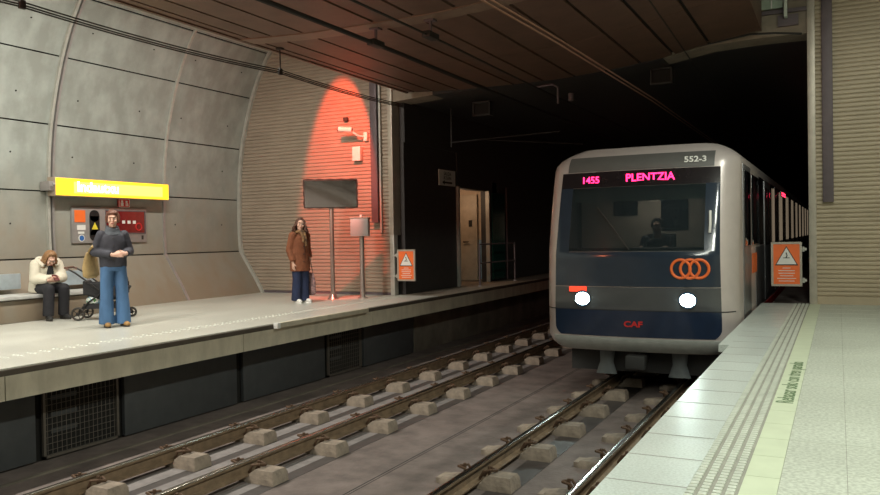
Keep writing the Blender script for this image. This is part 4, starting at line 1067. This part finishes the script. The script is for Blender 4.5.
# ---- driver
dv = thing('person', 'train driver in dark uniform sitting behind the windscreen', 'person', (TX+.12,12.35,.04), 0)
J = dict(pelvis=(0,.0,.62), chest=(0,-.02,.96), neck=(0,-.03,1.12),
    shL=(.19,-.02,1.07), elL=(.24,-.12,.84), wrL=(.18,-.38,.96), shR=(-.19,-.02,1.07), elR=(-.24,-.12,.84), wrR=(-.18,-.38,.96),
    hpL=(.09,-.03,.60), hpR=(-.09,-.03,.60), knL=(.11,-.36,.55), knR=(-.11,-.36,.55), anL=(.11,-.30,.12), anR=(-.11,-.30,.12), toL=(.11,-.42,.06), toR=(-.11,-.42,.06))
HM = head_matrix((0,-.05,1.26), 0, R(4))
body_mesh(dv, J, HM, [dict(wrist=J['wrL'], d=(-.2,-1,-.2), pn=(0,0,-1), thumb_side=(-1,0,0), curl=.5), dict(wrist=J['wrR'], d=(.2,-1,-.2), pn=(0,0,-1), thumb_side=(1,0,0), curl=.5)])
face_parts(dv, HM)
part('hair', hair_geo(HM, .015, 38, .018, 26, 0), mat('dark_hair', (.03,.02,.015), .6), dv, world=False)
mb = MB(); torso_cloth(mb, J, .56); 
for s in ('L','R'): limb(mb, J['sh'+s], J['el'+s], V(J['wr'+s]).lerp(V(J['el'+s]),.12), .07, .055, .042)
mb.remesh(.012,4); part('uniform', mb, mat('driver_uniform', (.03,.035,.05), .8), dv, world=False)
mb = MB(); mb.ell((0,0,.60),(.17,.14,.1))
for s in ('L','R'): limb(mb, J['hp'+s], J['kn'+s], J['an'+s], .09, .07, .06)
mb.remesh(.013,3); part('trousers', mb, BT, dv, world=False)
for s in ('L','R'):
    a = V(J['an'+s]); shoe(dv, (a.x,a.y,.09), (a.x,a.y-.1,.04), M['blackrub'], M['blackrub'])
st = thing('driver_seat', 'dark seat behind the train windscreen', 'seat', (TX+.12,12.4,.04))
part('cushion', MB().box(TX-.13,TX+.37,12.2,12.62,.46,.56,.03), M['under'], st)
part('backrest', MB().box(TX-.1,TX+.34,12.56,12.66,.55,1.2,.03), M['under'], st)
part('column', MB().cyl((TX+.12,12.4,.04),(TX+.12,12.4,.5),.06), M['under'], st)

# ---- stroller
s0 = (-10.36,8.80,0); ang = R(34)      # local +X runs towards the front wheels, picture right
st = thing('stroller', 'black baby stroller standing behind the woman in jeans', 'stroller', s0, ang); st.scale = (.93,.93,.93)
BK = mat('stroller_fabric', (.018,.018,.02), .85, bump=.4, bscale=25); FR = mat('stroller_frame', (.03,.028,.028), .35, .6)
def sp_(name, mb, m, r=st, **k): return part(name, mb, m, r, world=False, **k)
for y in (-.24,.24):
    for x, rr in ((-.36,.115),(.38,.088)):
        w = sp_('wheel', MB().ring((x,y,rr),(0,1,0),rr-.018,.018,28,8), M['blackrub'])
        sp_('hub', MB().cyl((x,y-.02,rr),(x,y+.02,rr),.03,12), FR, w)
        mb = MB()
        for k in range(5): a = 2*PI*k/5; mb.cyl((x,y,rr),(x+math.cos(a)*(rr-.02),y,rr+math.sin(a)*(rr-.02)),.007,6)
        sp_('spokes', mb, FR, w)
for y in (-.22,.22):
    sp_('frame_bar', MB().tube([(.38,y,.12),(.2,y,.30),(-.02,y,.50),(-.40,y,.80),(-.52,y,.87)], .014, 8), FR)
    sp_('rear_bar', MB().tube([(-.36,y,.13),(-.2,y,.30),(.05,y,.48)], .014, 8), FR)
sp_('axle', MB().cyl((-.36,-.24,.115),(-.36,.24,.115),.010), FR); sp_('axle', MB().cyl((.38,-.24,.1),(.38,.24,.1),.010), FR)
sp_('handle', MB().tube([(-.50,-.22,.862),(-.56,-.21,.885),(-.56,.21,.885),(-.50,.22,.862)], .017, 10), mat('brown_grip', (.12,.05,.03), .5))
mb = MB(); mb.tube([(-.26,0,.64),(-.25,0,.45),(.0,0,.38),(.28,0,.42),(.40,0,.55)], [(.19,.02),(.20,.05),(.21,.085),(.20,.08),(.17,.03)], 20, ref=(0,1,0))
mb.box(-.28,.36,-.2,-.18,.42,.63,.005).box(-.28,.36,.18,.2,.42,.63,.005).box(-.29,-.26,-.2,.2,.42,.66,.005); mb.remesh(.012,3)
sp_('carrycot', mb, BK)
mb = MB(); mb.ell((.25,0,.64),(.14,.20,.16)); mb.ell((.20,0,.56),(.16,.2,.10))
mb.remesh(.014,3); sp_('canopy', mb, BK)
mb = MB(); mb.box(-.28,.28,-.2,.2,.19,.21,.004).box(-.28,.28,-.21,-.2,.19,.28).box(-.28,.28,.2,.21,.19,.28); sp_('under_basket', mb, BK)
bg = thing('patterned_bag', 'white bag with green and blue leaf pattern in the stroller basket', 'bag', s0, ang); bg.scale = (.93,.93,.93)
mb = MB(); mb.ell((-.14,-.06,.32),(.14,.15,.11)); mb.ell((-.12,-.08,.36),(.10,.10,.08)); mb.remesh(.012,2)
m_, nt, b = new_mat('leaf_pattern'); b.inputs['Roughness'].default_value = .7
tc = nt.nodes.new('ShaderNodeTexCoord'); vo = nt.nodes.new('ShaderNodeTexNoise'); vo.inputs['Scale'].default_value = 14; vo.inputs['Detail'].default_value = 1
rp = nt.nodes.new('ShaderNodeValToRGB'); rp.color_ramp.interpolation = 'CONSTANT'
rp.color_ramp.elements[0].color = (.10,.28,.10,1); rp.color_ramp.elements[1].position = .42; rp.color_ramp.elements[1].color = (.68,.70,.66,1)
e = rp.color_ramp.elements.new(.57); e.color = (.22,.40,.50,1); e = rp.color_ramp.elements.new(.64); e.color = (.68,.70,.6,1)
nt.links.new(tc.outputs['Object'], vo.inputs['Vector']); nt.links.new(vo.outputs['Fac'], rp.inputs[0]); nt.links.new(rp.outputs[0], b.inputs['Base Color'])
part('pouch', mb, m_, bg, world=False)

# ------------------------------------------------------------------ service-room lamp
t = thing('ceiling_lamp', 'small warm lamp inside the lit service doorway', 'lamp', (TL-1.0,18.2,2.38))
part('diffuser', MB().cyl((TL-1.0,18.2,2.4),(TL-1.0,18.2,2.44),.12), emis('warm_bulb', (1,.7,.45), 3), t)
d = bpy.data.lights.new('service_light', 'POINT'); d.energy = 14; d.color = (1,.66,.42); d.shadow_soft_size = .1
o = bpy.data.objects.new('service_light', d); C.objects.link(o); o.parent = t; o.location = (.35,0,-.15)

# ------------------------------------------------------------------ world and camera
w = bpy.data.worlds.new('world'); sc.world = w; w.use_nodes = True
w.node_tree.nodes['Background'].inputs[0].default_value = (.5,.45,.42,1); w.node_tree.nodes['Background'].inputs[1].default_value = .03

VY, VX = (838,229), (-1140,263)
a = (VY[0]-440, 247.5-VY[1]); b_ = (VX[0]-440, 247.5-VX[1])
f = math.sqrt(-(a[0]*b_[0]+a[1]*b_[1]))
Y = V((a[0],a[1],-f)).normalized(); X = -V((b_[0],b_[1],-f)).normalized(); Z = X.cross(Y)
cam = bpy.data.cameras.new('camera'); co = bpy.data.objects.new('camera', cam); C.objects.link(co)
co.matrix_world = Matrix.Translation((0,0,1.22)) @ Matrix((X,Y,Z)).to_4x4()
cam.sensor_width = 36; cam.lens = f*36/880; cam.clip_start = .05; cam.clip_end = 200
sc.camera = co
vs = sc.view_settings; vs.view_transform = 'Standard'; vs.look = 'None'; vs.gamma = 1; vs.exposure = 0; vs.use_curve_mapping = False
sc.cycles.use_denoising = True
